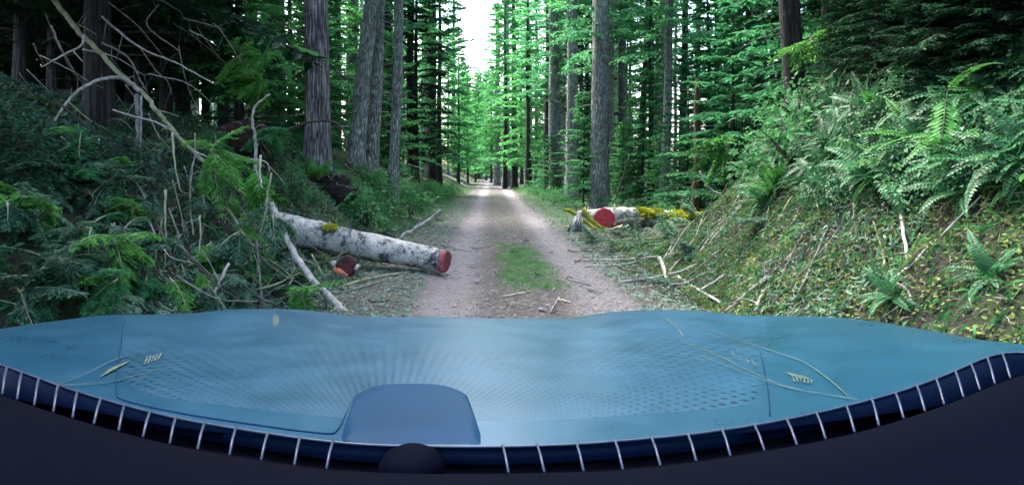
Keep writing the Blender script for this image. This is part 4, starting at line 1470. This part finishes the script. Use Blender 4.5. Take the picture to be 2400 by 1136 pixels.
BOUGHS = [
    ((620, 190, 10.5), (-0.5, -0.2, 0.1), 0.7, 'fir_fresh', 'bright green bough high on the left, arching over the white upright stem', 8, 0.9),
    ((640, 300, 10.6), (-0.6, -0.4, -0.3), 0.6, 'hemlock', 'dim green bough hanging over the reddish root clump', 7, 0.9),
    ((505, 330, 10.4), (0.4, -0.4, -0.5), 0.55, 'hemlock', 'dim green bough left of the reddish root clump', 7, 0.9),
    ((560, 130, 11.5), (0.2, -0.3, -0.2), 1.0, 'fir_fresh', 'bright drooping bough above the one at the white upright stem', 9, 0.9),
    ((655, 110, 13.0), (-0.3, -0.3, -0.2), 1.1, 'hemlock_bright', 'green feathery bough hanging in front of the half hidden grey trunk', 9, 0.9),
    ((490, 350, 7.3), (0.5, -0.3, -0.5), 0.78, 'fir_fresh', 'bright green bough in the centre of the left tangle', 9, 0.8),
    ((600, 390, 7.3), (0.15, -0.2, -1.0), 0.66, 'fir_fresh', 'bright green bough hanging straight down right of the central one', 6, 1.0),
    ((170, 300, 6.8), (0.0, -0.15, -1.0), 0.62, 'fir_fresh', 'drooping yellow green clump hanging over the dark hollow at left', 9, 1.0),
    ((300, 520, 6.4), (0.1, -0.3, -0.5), 0.55, 'fir_fresh', 'green bough low in the left tangle behind the thin black twig', 6, 0.8),
    ((560, 540, 6.6), (-0.3, -0.3, -0.7), 0.5, 'fir_grey', 'grey green bough in front of the dark gap in the left tangle', 6, 0.8),
    ((640, 500, 7.0), (0.1, -0.3, -0.8), 0.5, 'fir_grey', 'grey green sprig hanging at the top of the white pole', 5, 0.8),
    ((80, 470, 6.0), (0.1, -0.2, -0.8), 0.75, 'hemlock', 'dark green bough at the left edge of the tangle', 8, 0.8),
    ((30, 420, 6.4), (-0.2, -0.2, -0.6), 0.8, 'hemlock', 'shaded bough at the far left edge above the bonnet corner', 8, 0.8),
    ((500, 640, 6.2), (0.3, -0.2, -0.5), 0.45, 'fir_grey', 'grey green sprig beside the short pale leaning stick', 5, 0.8),
    ((690, 650, 7.2), (-0.2, -0.2, -0.3), 0.6, 'fir_grey', 'grey green bough lying left of the red and orange block', 7, 0.5),
    ((1570, 512, 16.6), (-0.2, -0.5, -0.4), 1.0, 'fir_grey', 'blue green bough draped over the mossy end of the right log', 9, 0.9),
    ((1640, 512, 17.0), (0.1, -0.5, -0.3), 1.1, 'fir_grey', 'blue green bough right of the one draped on the right log', 9, 0.9),
    ((1500, 580, 11.5), (-0.5, -0.4, 0.0), 0.9, 'fir_grey', 'flattened green bough on the verge below the right log', 8, 0.4),
    ((1580, 560, 12.0), (-0.1, -0.4, 0.2), 0.8, 'fir_grey', 'green bough heaped at the foot of the long sloping grey pole', 9, 0.6),
    ((1710, 340, 13.5), (-0.6, -0.2, -0.2), 1.2, 'fern_bright', 'broad bright green bough reaching left from the brow of the right bank', 8, 0.7),
    ((1900, 90, 10.5), (-0.4, -0.3, -0.3), 0.8, 'fir_fresh', 'green bough hanging in front of the leaning trunk on the right bank', 7, 0.8),
]
for i, (pp, dr, L, mat, lab, nb, dp) in enumerate(BOUGHS):
    bough_thing(at(*pp), dr, L, mat, lab, None, nb, 200 + i, dp, leaf=0.05 if pp[2] < 9 else 0.07, tw=0.2 if pp[2] < 9 else 0.3)
rr = random.Random(88)
for i in range(95):
    px, py = rr.uniform(-40, 720), rr.uniform(430, 745)
    p = hit(px, py) + Vector((0, 0, rr.uniform(0.05, 0.3)))
    if p.y > 12 or p.x > -1.7:
        continue
    bough_thing(p, (rr.uniform(-.6, .6), rr.uniform(-.6, .1), rr.uniform(-.9, .2)), rr.uniform(0.25, 0.6), rr.choice(['fir_grey', 'hemlock', 'fir_fresh', 'fir_grey']),
                'broken conifer bough in the heap covering the left bank', 'boughs heaped on the left bank', 4, 300 + i, 0.6, leaf=0.042, tw=0.16)
for i in range(22):
    x, y = rr.uniform(1.8, 3.4), rr.uniform(7.2, 15)
    bough_thing(Vector((x, y, float(height(x, y)) + 0.04)), (rr.uniform(-1, 1), rr.uniform(-.6, .6), 0.05), rr.uniform(0.3, 0.6), rr.choice(['fir_grey', 'bits']),
                'torn green bough among the sticks at the foot of the right bank', 'torn boughs right of the track', 3, 400 + i, 0.2, 0.4, 0.042, 0.15)
for i in range(18):
    x, y = rr.uniform(-3.2, -1.5), rr.uniform(9.8, 22)
    bough_thing(Vector((x, y, float(height(x, y)) + 0.04)), (rr.uniform(-1, 1), rr.uniform(-.6, .6), 0.05), rr.uniform(0.3, 0.7), rr.choice(['fir_grey', 'bits']),
                'torn green bough on the littered verge behind the left log', 'torn boughs left of the track', 3, 440 + i, 0.2, 0.4, 0.042, 0.15)


# ------------------------------------------------------------------ the car in front of the camera
def mat_paint(name, col, rough=0.5, coat=0.15, dots=False, spec=0.5):
    t = NT(name)
    w = t.world()
    dust = t.noise(w, 5.0, 6, 0.75)
    fine = t.noise(w, 75.0, 4, 0.75)
    c = t.mix(t.ramp(dust, [(0.3, (0, 0, 0)), (0.8, (1, 1, 1))]), tuple(v * 0.74 for v in col), tuple(min(1, v * 1.25) for v in col))
    c = t.mix(t.ramp(fine, [(0.66, (0, 0, 0)), (0.74, (0.6, 0.6, 0.6))]), c, (0.12, 0.2, 0.23))
    if dots:
        uv = t.coord('UV', (1, 1, 1))
        vo = t.n("ShaderNodeTexVoronoi", voronoi_dimensions='2D')
        vo.inputs['Scale'].default_value = 1.0
        vo.inputs['Randomness'].default_value = 0.12
        t.l(uv, vo.inputs['Vector'])
        big = t.noise(w, 3.0, 2, 0.5)
        thr = t.math('MULTIPLY', t.ramp(big, [(0.35, (0.35, 0.35, 0.35)), (0.65, (0.8, 0.8, 0.8))]), 0.56)
        m = t.math('MULTIPLY', t.math('SUBTRACT', thr, vo.outputs['Distance']), 7.0, True)
        sp = t.n("ShaderNodeSeparateXYZ")
        t.l(w, sp.inputs[0])
        m = t.math('MULTIPLY', m, t.ramp(t.math('MULTIPLY', sp.outputs[1], 0.5), [(0.55, (0.85, 0.85, 0.85)), (0.80, (0.18, 0.18, 0.18))]))
        c = t.mix(m, c, (0.001, 0.008, 0.014))  # reflected dashboard dots painted into the colour
    t.l(c, t.b.inputs['Base Color'])
    t.l(t.math('ADD', t.math('MULTIPLY', dust, 0.3), rough - 0.2), t.b.inputs['Roughness'])
    t.b.inputs['Coat Weight'].default_value = coat
    t.b.inputs['Specular IOR Level'].default_value = spec
    t.b.inputs['Coat Roughness'].default_value = 0.35
    return t.m


M['paint'] = mat_paint('blue_paint', (0.010, 0.070, 0.122), 0.36, 0.0, False, 0.32)
M['paint_dot'] = mat_paint('perforated_blue', (0.0125, 0.079, 0.136), 0.42, 0.0, True, 0.28)  # bonnet blue with the dashboard's reflected dots painted in
M['paint_dark'] = mat_paint('dark_blue_paint', (0.006, 0.042, 0.095), 0.6, 0.0, False, 0.08)  # painted tone of the dark reflected shape and outline
M['cowl'] = mat_plain('cowl_plastic', (0.002, 0.007, 0.024), (0.003, 0.011, 0.034), 30, 0.5, 0.1, 0.002)
M['slot'] = mat_plain('dark_slot', (0.002, 0.002, 0.004), (0.004, 0.004, 0.008), 30, 0.7, 0.1, 0.002)  # for the slots of the reflected defroster vent
def dull(m, v):
    m.node_tree.nodes['Principled BSDF'].inputs['Specular IOR Level'].default_value = v
    return m


M['dash'] = mat_plain('dash_plastic', (0.0010, 0.0017, 0.0055), (0.0018, 0.0030, 0.0095), 90, 0.75, 0.2, 0.001)
dull(M['dash'], 0.02)
dull(M['cowl'], 0.06)
dull(M['slot'], 0.05)
M['rib'] = mat_plain('rib_plastic', (0.045, 0.06, 0.10), (0.065, 0.085, 0.14), 60, 0.4, 0.0)  # for the rear lip and the reflected vent ribs
M['scuff'] = mat_plain('pollen_scuff', (0.045, 0.10, 0.09), (0.13, 0.17, 0.11), 60, 0.9, 0.2, 0.002)  # yellowish windscreen reflection painted as a colour
M['scuff_grey'] = mat_plain('dust_scuff', (0.03, 0.07, 0.09), (0.06, 0.11, 0.13), 60, 0.9, 0.2, 0.002)

FX = [-140, -60, 0, 120, 240, 300, 440, 530, 620, 730, 800, 880, 1000, 1150, 1340, 1400, 1450, 1560, 1650, 1730, 1850, 1950, 2050, 2200, 2350, 2460, 2540]
FYY = [800, 783, 770, 753, 738, 737, 735, 724, 723, 726, 738, 742, 742, 745, 745, 735, 728, 725, 728, 738, 740, 742, 752, 778, 805, 828, 845]
RX = [-140, 0, 100, 240, 415, 630, 780, 900, 1150, 1350, 1610, 1765, 1910, 2095, 2235, 2350, 2540]
RY = [790, 850, 890, 935, 980, 1015, 1035, 1043, 1046, 1040, 1018, 996, 968, 922, 872, 815, 800]
RY[0] = 812
RY[-1] = 850
ZR = 1.03


def rear(px):
    py = float(np.interp(px, RX, RY))
    # soften the polyline
    py = sum(float(np.interp(px + k, RX, RY)) for k in (-60, -30, 0, 30, 60)) / 5
    z = ZR + 0.03 * (abs(px - 1150) / 1200) ** 2
    Y = (CAM_H - z) / ((py - VY) / FPX)
    return Vector(((px - VX) / FPX * Y, Y, z))


def front(px):
    py = sum(float(np.interp(px + k, FX, FYY)) for k in (-30, -15, 0, 15, 30)) / 5
    Y = 2.15 - 0.62 * (abs(px - 1150) / 1200) ** 2.2
    return at(px, py, Y)


def hood_pt(px, t, lift=0.0):
    r, f = rear(px), front(px)
    p = r.lerp(f, t)
    p.z += 0.012 * math.sin(PI * t) + lift
    return p


def hood_at(px, py, lift=0.0):
    a, b = 0.0, 1.0
    for _ in range(40):
        m_ = (a + b) / 2
        p = hood_pt(px, m_)
        q = VY + (CAM_H - p.z) / p.y * FPX
        if q > py:
            a = m_
        else:
            b = m_
    return hood_pt(px, a, lift)


car = tag(empty('car', (0, 1.2, 0.0)), 'blue car seen over its dusty bonnet, stopped on the track', 'car')


def car_part(mb, name, mat, smooth=True, parent=None):
    o = mb.build(name, mat, None, smooth)
    par = parent or car
    o.parent = par
    o.matrix_parent_inverse = Matrix.Translation(-car.location) if parent is None else Matrix.Identity(4)
    return o


def strip(cols, mb, polar=False):
    """cols: list of columns of points"""
    nr = len(cols[0])
    v = [tuple(p) for c in cols for p in c]
    f, u = [], []
    for i in range(len(cols) - 1):
        for k in range(nr - 1):
            q = (i * nr + k, (i + 1) * nr + k, (i + 1) * nr + k + 1, i * nr + k + 1)
            f.append(q)
            if polar:      # rings of reflected dots round the dark reflected shape
                u.append([(math.log(math.hypot(v[j][0] + 0.13, v[j][1] - 0.80) / 0.1) * 26, math.atan2(v[j][1] - 0.80, v[j][0] + 0.13) / 0.037) for j in q])
            else:
                u.append([(v[j][0], v[j][1]) for j in q])
    mb.add(v, f, u)


cols = []
for px in np.linspace(-140, 2540, 150):
    c = [hood_pt(px, t) for t in np.linspace(0, 1, 22)]
    f0 = c[-1]
    out = Vector((f0.x * 0.25, 1.0, 0)).normalized()
    for (a, b) in ((0.02, -0.006), (0.05, -0.03), (0.08, -0.08), (0.10, -0.16), (0.12, -0.30), (0.12, -0.55)):
        c.append(f0 + out * a + Vector((0, 0, b)))
    cols.append(c)
mb = MB()
strip(cols, mb)
hood = car_part(mb, 'bonnet', M['paint'])

# dotted dashboard reflection, modelled as an outlined sheet on the bonnet
cols = []
pl, pr = 282, 1800
for px in np.linspace(pl, pr, 120):
    t0 = 0.16 if px < 820 else (0.05 if px > 1150 else 0.16)
    e_ = min(abs(px - pl), abs(px - pr))
    rnd = 0.10 * (1 - min(1, e_ / 70)) ** 2
    ed_ = min(1.0, e_ / 25)
    c = [hood_pt(px, t, 0.0022 * min(ed_, kk / 1.0, (23 - kk) / 1.0) - 0.0004) for kk, t in enumerate(np.linspace(0.075 + rnd, 0.985, 24))]
    cols.append(c)
mb = MB()
strip(cols, mb, True)
car_part(mb, 'perforated_sheet', M['paint_dot'])
mb = MB()
edge = [hood_at(px, py, 0.001) for px, py in ((292, 748), (284, 800), (275, 860), (272, 915), (290, 938), (420, 968), (600, 996), (760, 1016), (790, 1008), (806, 980), (830, 930))]
mb.tube(smooth_line(edge, 5), 0.0014, 5, True)
car_part(mb, 'seam', M['paint_dark'], True, hood)
mb = MB()
edge = [hood_at(px, py, 0.001) for px, py in ((1762, 755), (1785, 840), (1800, 920), (1804, 975))]
mb.tube(smooth_line(edge, 5), 0.0012, 5, True)
car_part(mb, 'seam', M['paint_dark'], True, hood)

# dark patch of the windscreen reflection, modelled raised on the bonnet
cols = []
for px in np.linspace(800, 1128, 40):
    s = (px - 964) / 164
    top = 892 + 60 * abs(s) ** 3.2 + 70 * max(0, abs(s) - 0.8) / 0.2
    c = []
    for k in range(12):
        py = 1042 + (top - 1042) * k / 11
        edge_ = min(1.0, k / 2, (11 - k) / 2 + 0.1, (1 - abs(s)) / 0.12)
        c.append(hood_at(px, py, -0.0004 + 0.006 * max(0, min(edge_, k, 11 - k))))
    cols.append(c)
mb = MB()
strip(cols, mb)
car_part(mb, 'raised_cover', M['paint_dark'])

# yellowish windscreen reflections, modelled as thin ribbons on the bonnet
def ribbon(mb, pxs, w, lift=0.0035):
    P = smooth_line([hood_at(px, py, lift) for px, py in pxs], 5)
    rg = random.Random(int(pxs[0][0]))
    v, f = [], []
    for i, p in enumerate(P):
        tg = (P[min(i + 1, len(P) - 1)] - P[max(i - 1, 0)]).normalized()
        sd = tg.cross(Vector((0, 0, 1))).normalized() * w * rg.uniform(0.3, 1.2)
        v += [tuple(p - sd), tuple(p + sd)]
    for i in range(len(P) - 1):
        f.append((2 * i, 2 * i + 1, 2 * i + 3, 2 * i + 2))
    mb.add(v, f)


def blot(mb, px, py, wx, wy, seed, n=14, lift=0.004):
    rg = random.Random(seed)
    c = [hood_at(px + wx * math.cos(2 * PI * k / n) * rg.uniform(.6, 1.15), py + wy * math.sin(2 * PI * k / n) * rg.uniform(.6, 1.15), lift) for k in range(n)]
    mb.add([tuple(p) for p in c], [tuple(range(n))])


mb = MB()
ribbon(mb, [(140, 915), (200, 880), (260, 850), (320, 830)], 0.0011)
ribbon(mb, [(150, 918), (230, 903), (310, 885), (375, 868)], 0.0011)
ribbon(mb, [(186, 902), (240, 900), (300, 892)], 0.0008)
for k in range(7):
    ribbon(mb, [(238 + 7 * k, 886 - 4 * k), (256 + 7 * k, 870 - 3 * k), (262 + 7 * k, 866 - 3 * k)], 0.0022)
for k in range(5):
    ribbon(mb, [(338 + 8 * k, 858 - 3 * k), (346 + 8 * k, 838 - 2 * k)], 0.0018)
car_part(mb, 'scuff_mark', M['scuff'], False, hood)
mb = MB()
ribbon(mb, [(1575, 752), (1660, 775), (1740, 803), (1800, 822), (1880, 850), (1940, 890), (1990, 935)], 0.0014)
ribbon(mb, [(1590, 800), (1680, 835), (1760, 875), (1840, 908), (1920, 925), (2010, 940)], 0.0014)
ribbon(mb, [(1640, 835), (1720, 868), (1800, 898), (1860, 915)], 0.0009)
ribbon(mb, [(1560, 745), (1590, 775), (1600, 790)], 0.002)
for k in range(6):
    ribbon(mb, [(1842 + 8 * k, 875 + 2 * k), (1856 + 9 * k, 884 + 2 * k), (1862 + 8 * k, 897 + k)], 0.0017)
for k in range(4):
    ribbon(mb, [(1715 + 16 * k, 828 + 7 * k), (1722 + 16 * k, 842 + 6 * k)], 0.0014)
car_part(mb, 'scuff_mark', M['scuff'], False, hood)
mb = MB()
for k in range(6):
    ribbon(mb, [(640 + 2.2 * k, 768 - k), (641 + 2.4 * k, 752), (644 + 1.5 * k, 738 + k)], 0.0011)
car_part(mb, 'scuff_mark', M['scuff'], False, hood)

# cowl strip; slots and ribs model the defroster vent's reflection in the windscreen
LX = [-140, 0, 230, 400, 640, 900, 1150, 1350, 1610, 1765, 1910, 2095, 2235, 2350, 2540]
LY = [905, 930, 965, 1000, 1026, 1052, 1056, 1050, 1030, 1012, 992, 966, 945, 926, 895]
BX = [-140, 5, 125, 278, 463, 690, 765, 1000, 1190, 1460, 1632, 1868, 2060, 2258, 2350, 2540]
BY = [880, 925, 968, 1012, 1057, 1092, 1102, 1111, 1110, 1104, 1083, 1046, 1001, 935, 890, 840]


def soft(px, X_, Y_):
    return sum(float(np.interp(px + k, X_, Y_)) for k in (-60, -30, 0, 30, 60)) / 5


def cowl_at(px, py, z):
    Y = (CAM_H - z) / ((py - VY) / FPX)
    return Vector(((px - VX) / FPX * Y, Y, z))


cols, cols2, colsd = [], [], []
for px in np.linspace(-140, 2540, 120):
    r = rear(px)
    pyr = VY + (CAM_H - r.z) / r.y * FPX
    b = soft(px, BX, BY)
    ln = min(soft(px, LX, LY), b - 2)
    ln = max(ln, pyr + 4)
    zc = r.z - 0.004
    cols.append([Vector((r.x, r.y + 0.012, r.z - 0.03)), r + Vector((0, 0.004, -0.001)), cowl_at(px, pyr + 3, zc), cowl_at(px, ln, zc - 0.004), cowl_at(px, ln + 1.5, zc - 0.02)])
    cols2.append([cowl_at(px, ln - 2, zc - 0.020), cowl_at(px, (ln + b) / 2, zc - 0.045), cowl_at(px, b + 6, zc - 0.022)])
    zd = zc + 0.004
    d0 = cowl_at(px, b, zd)
    dq = [d0 + Vector((0, 0.006, -0.045)), d0, d0 + Vector((0, -0.012, 0.006)), d0 + Vector((0, -0.10, 0.010)), d0 + Vector((0, -0.16, -0.012)), d0 + Vector((0, -0.22, -0.012)), d0 + Vector((0, -0.55, -0.05))]
    colsd.append(dq)
for cc, nm, mt in ((cols, 'cowl_panel', 'cowl'), (cols2, 'vent_slot', 'slot'), (colsd, 'dashboard', 'dash')):
    mb = MB()
    strip(cc, mb)
    last = car_part(mb, nm, M[mt])
    if nm == 'cowl_panel':
        cowl = last
# bright rear lip
mb = MB()
mb.tube([rear(px) + Vector((0, -0.001, 0.0)) for px in np.linspace(-100, 2500, 90)], 0.0016, 5, True)
car_part(mb, 'rear_lip', M['rib'], True, hood)
RIBS = [(20, 5, 0), (55, 40, 0), (95, 80, 0), (140, 125, 0), (185, 170, 0), (240, 220, 0), (295, 278, 0), (355, 335, 0), (415, 398, 0), (482, 463, 0), (555, 538, 0), (630, 612, 0), (705, 690, 0), (782, 765, 0),
        (1178, 1192, 0), (1258, 1276, 0), (1350, 1368, 0), (1440, 1460, 0), (1525, 1548, 0), (1610, 1632, 0), (1690, 1712, 0), (1765, 1792, 0), (1840, 1868, 0), (1910, 1935, 0), (1980, 2003, 0), (2040, 2060, 0),
        (2095, 2118, 0), (2145, 2168, 0), (2190, 2213, 0), (2235, 2258, 0), (2272, 2297, 0), (2310, 2332, 0), (2345, 2368, 0)]
for a, b, _ in RIBS:
    ra = rear(a)
    pa = ra + Vector((0, -0.004, 0.003))
    pb = cowl_at(b, soft(b, BX, BY) - 3, ra.z - 0.001)
    mb = MB()
    mb.tube([pa, pa.lerp(pb, 0.5) + Vector((0, 0, 0.003)), pb], 0.0019, 5, True)
    car_part(mb, 'rib', M['rib'], True, cowl)
# rounded housing in the middle of the dashboard
mb = MB()
c_ = cowl_at(968, 1096, ZR - 0.022)
v, f = [], []
prof = [(0.043, -0.03), (0.044, 0.0), (0.042, 0.014), (0.036, 0.024), (0.024, 0.031), (0.010, 0.034)]
for (r_, z_) in prof:
    for k in range(28):
        a = 2 * PI * k / 28
        v.append((c_.x + r_ * math.cos(a), c_.y - 0.02 + r_ * 1.1 * math.sin(a), c_.z + z_))
for i in range(len(prof) - 1):
    for k in range(28):
        f.append((i * 28 + k, i * 28 + (k + 1) % 28, (i + 1) * 28 + (k + 1) % 28, (i + 1) * 28 + k))
f.append(tuple((len(prof) - 1) * 28 + k for k in range(28)))
mb.add(v, f)
car_part(mb, 'sensor_housing', M['dash'])
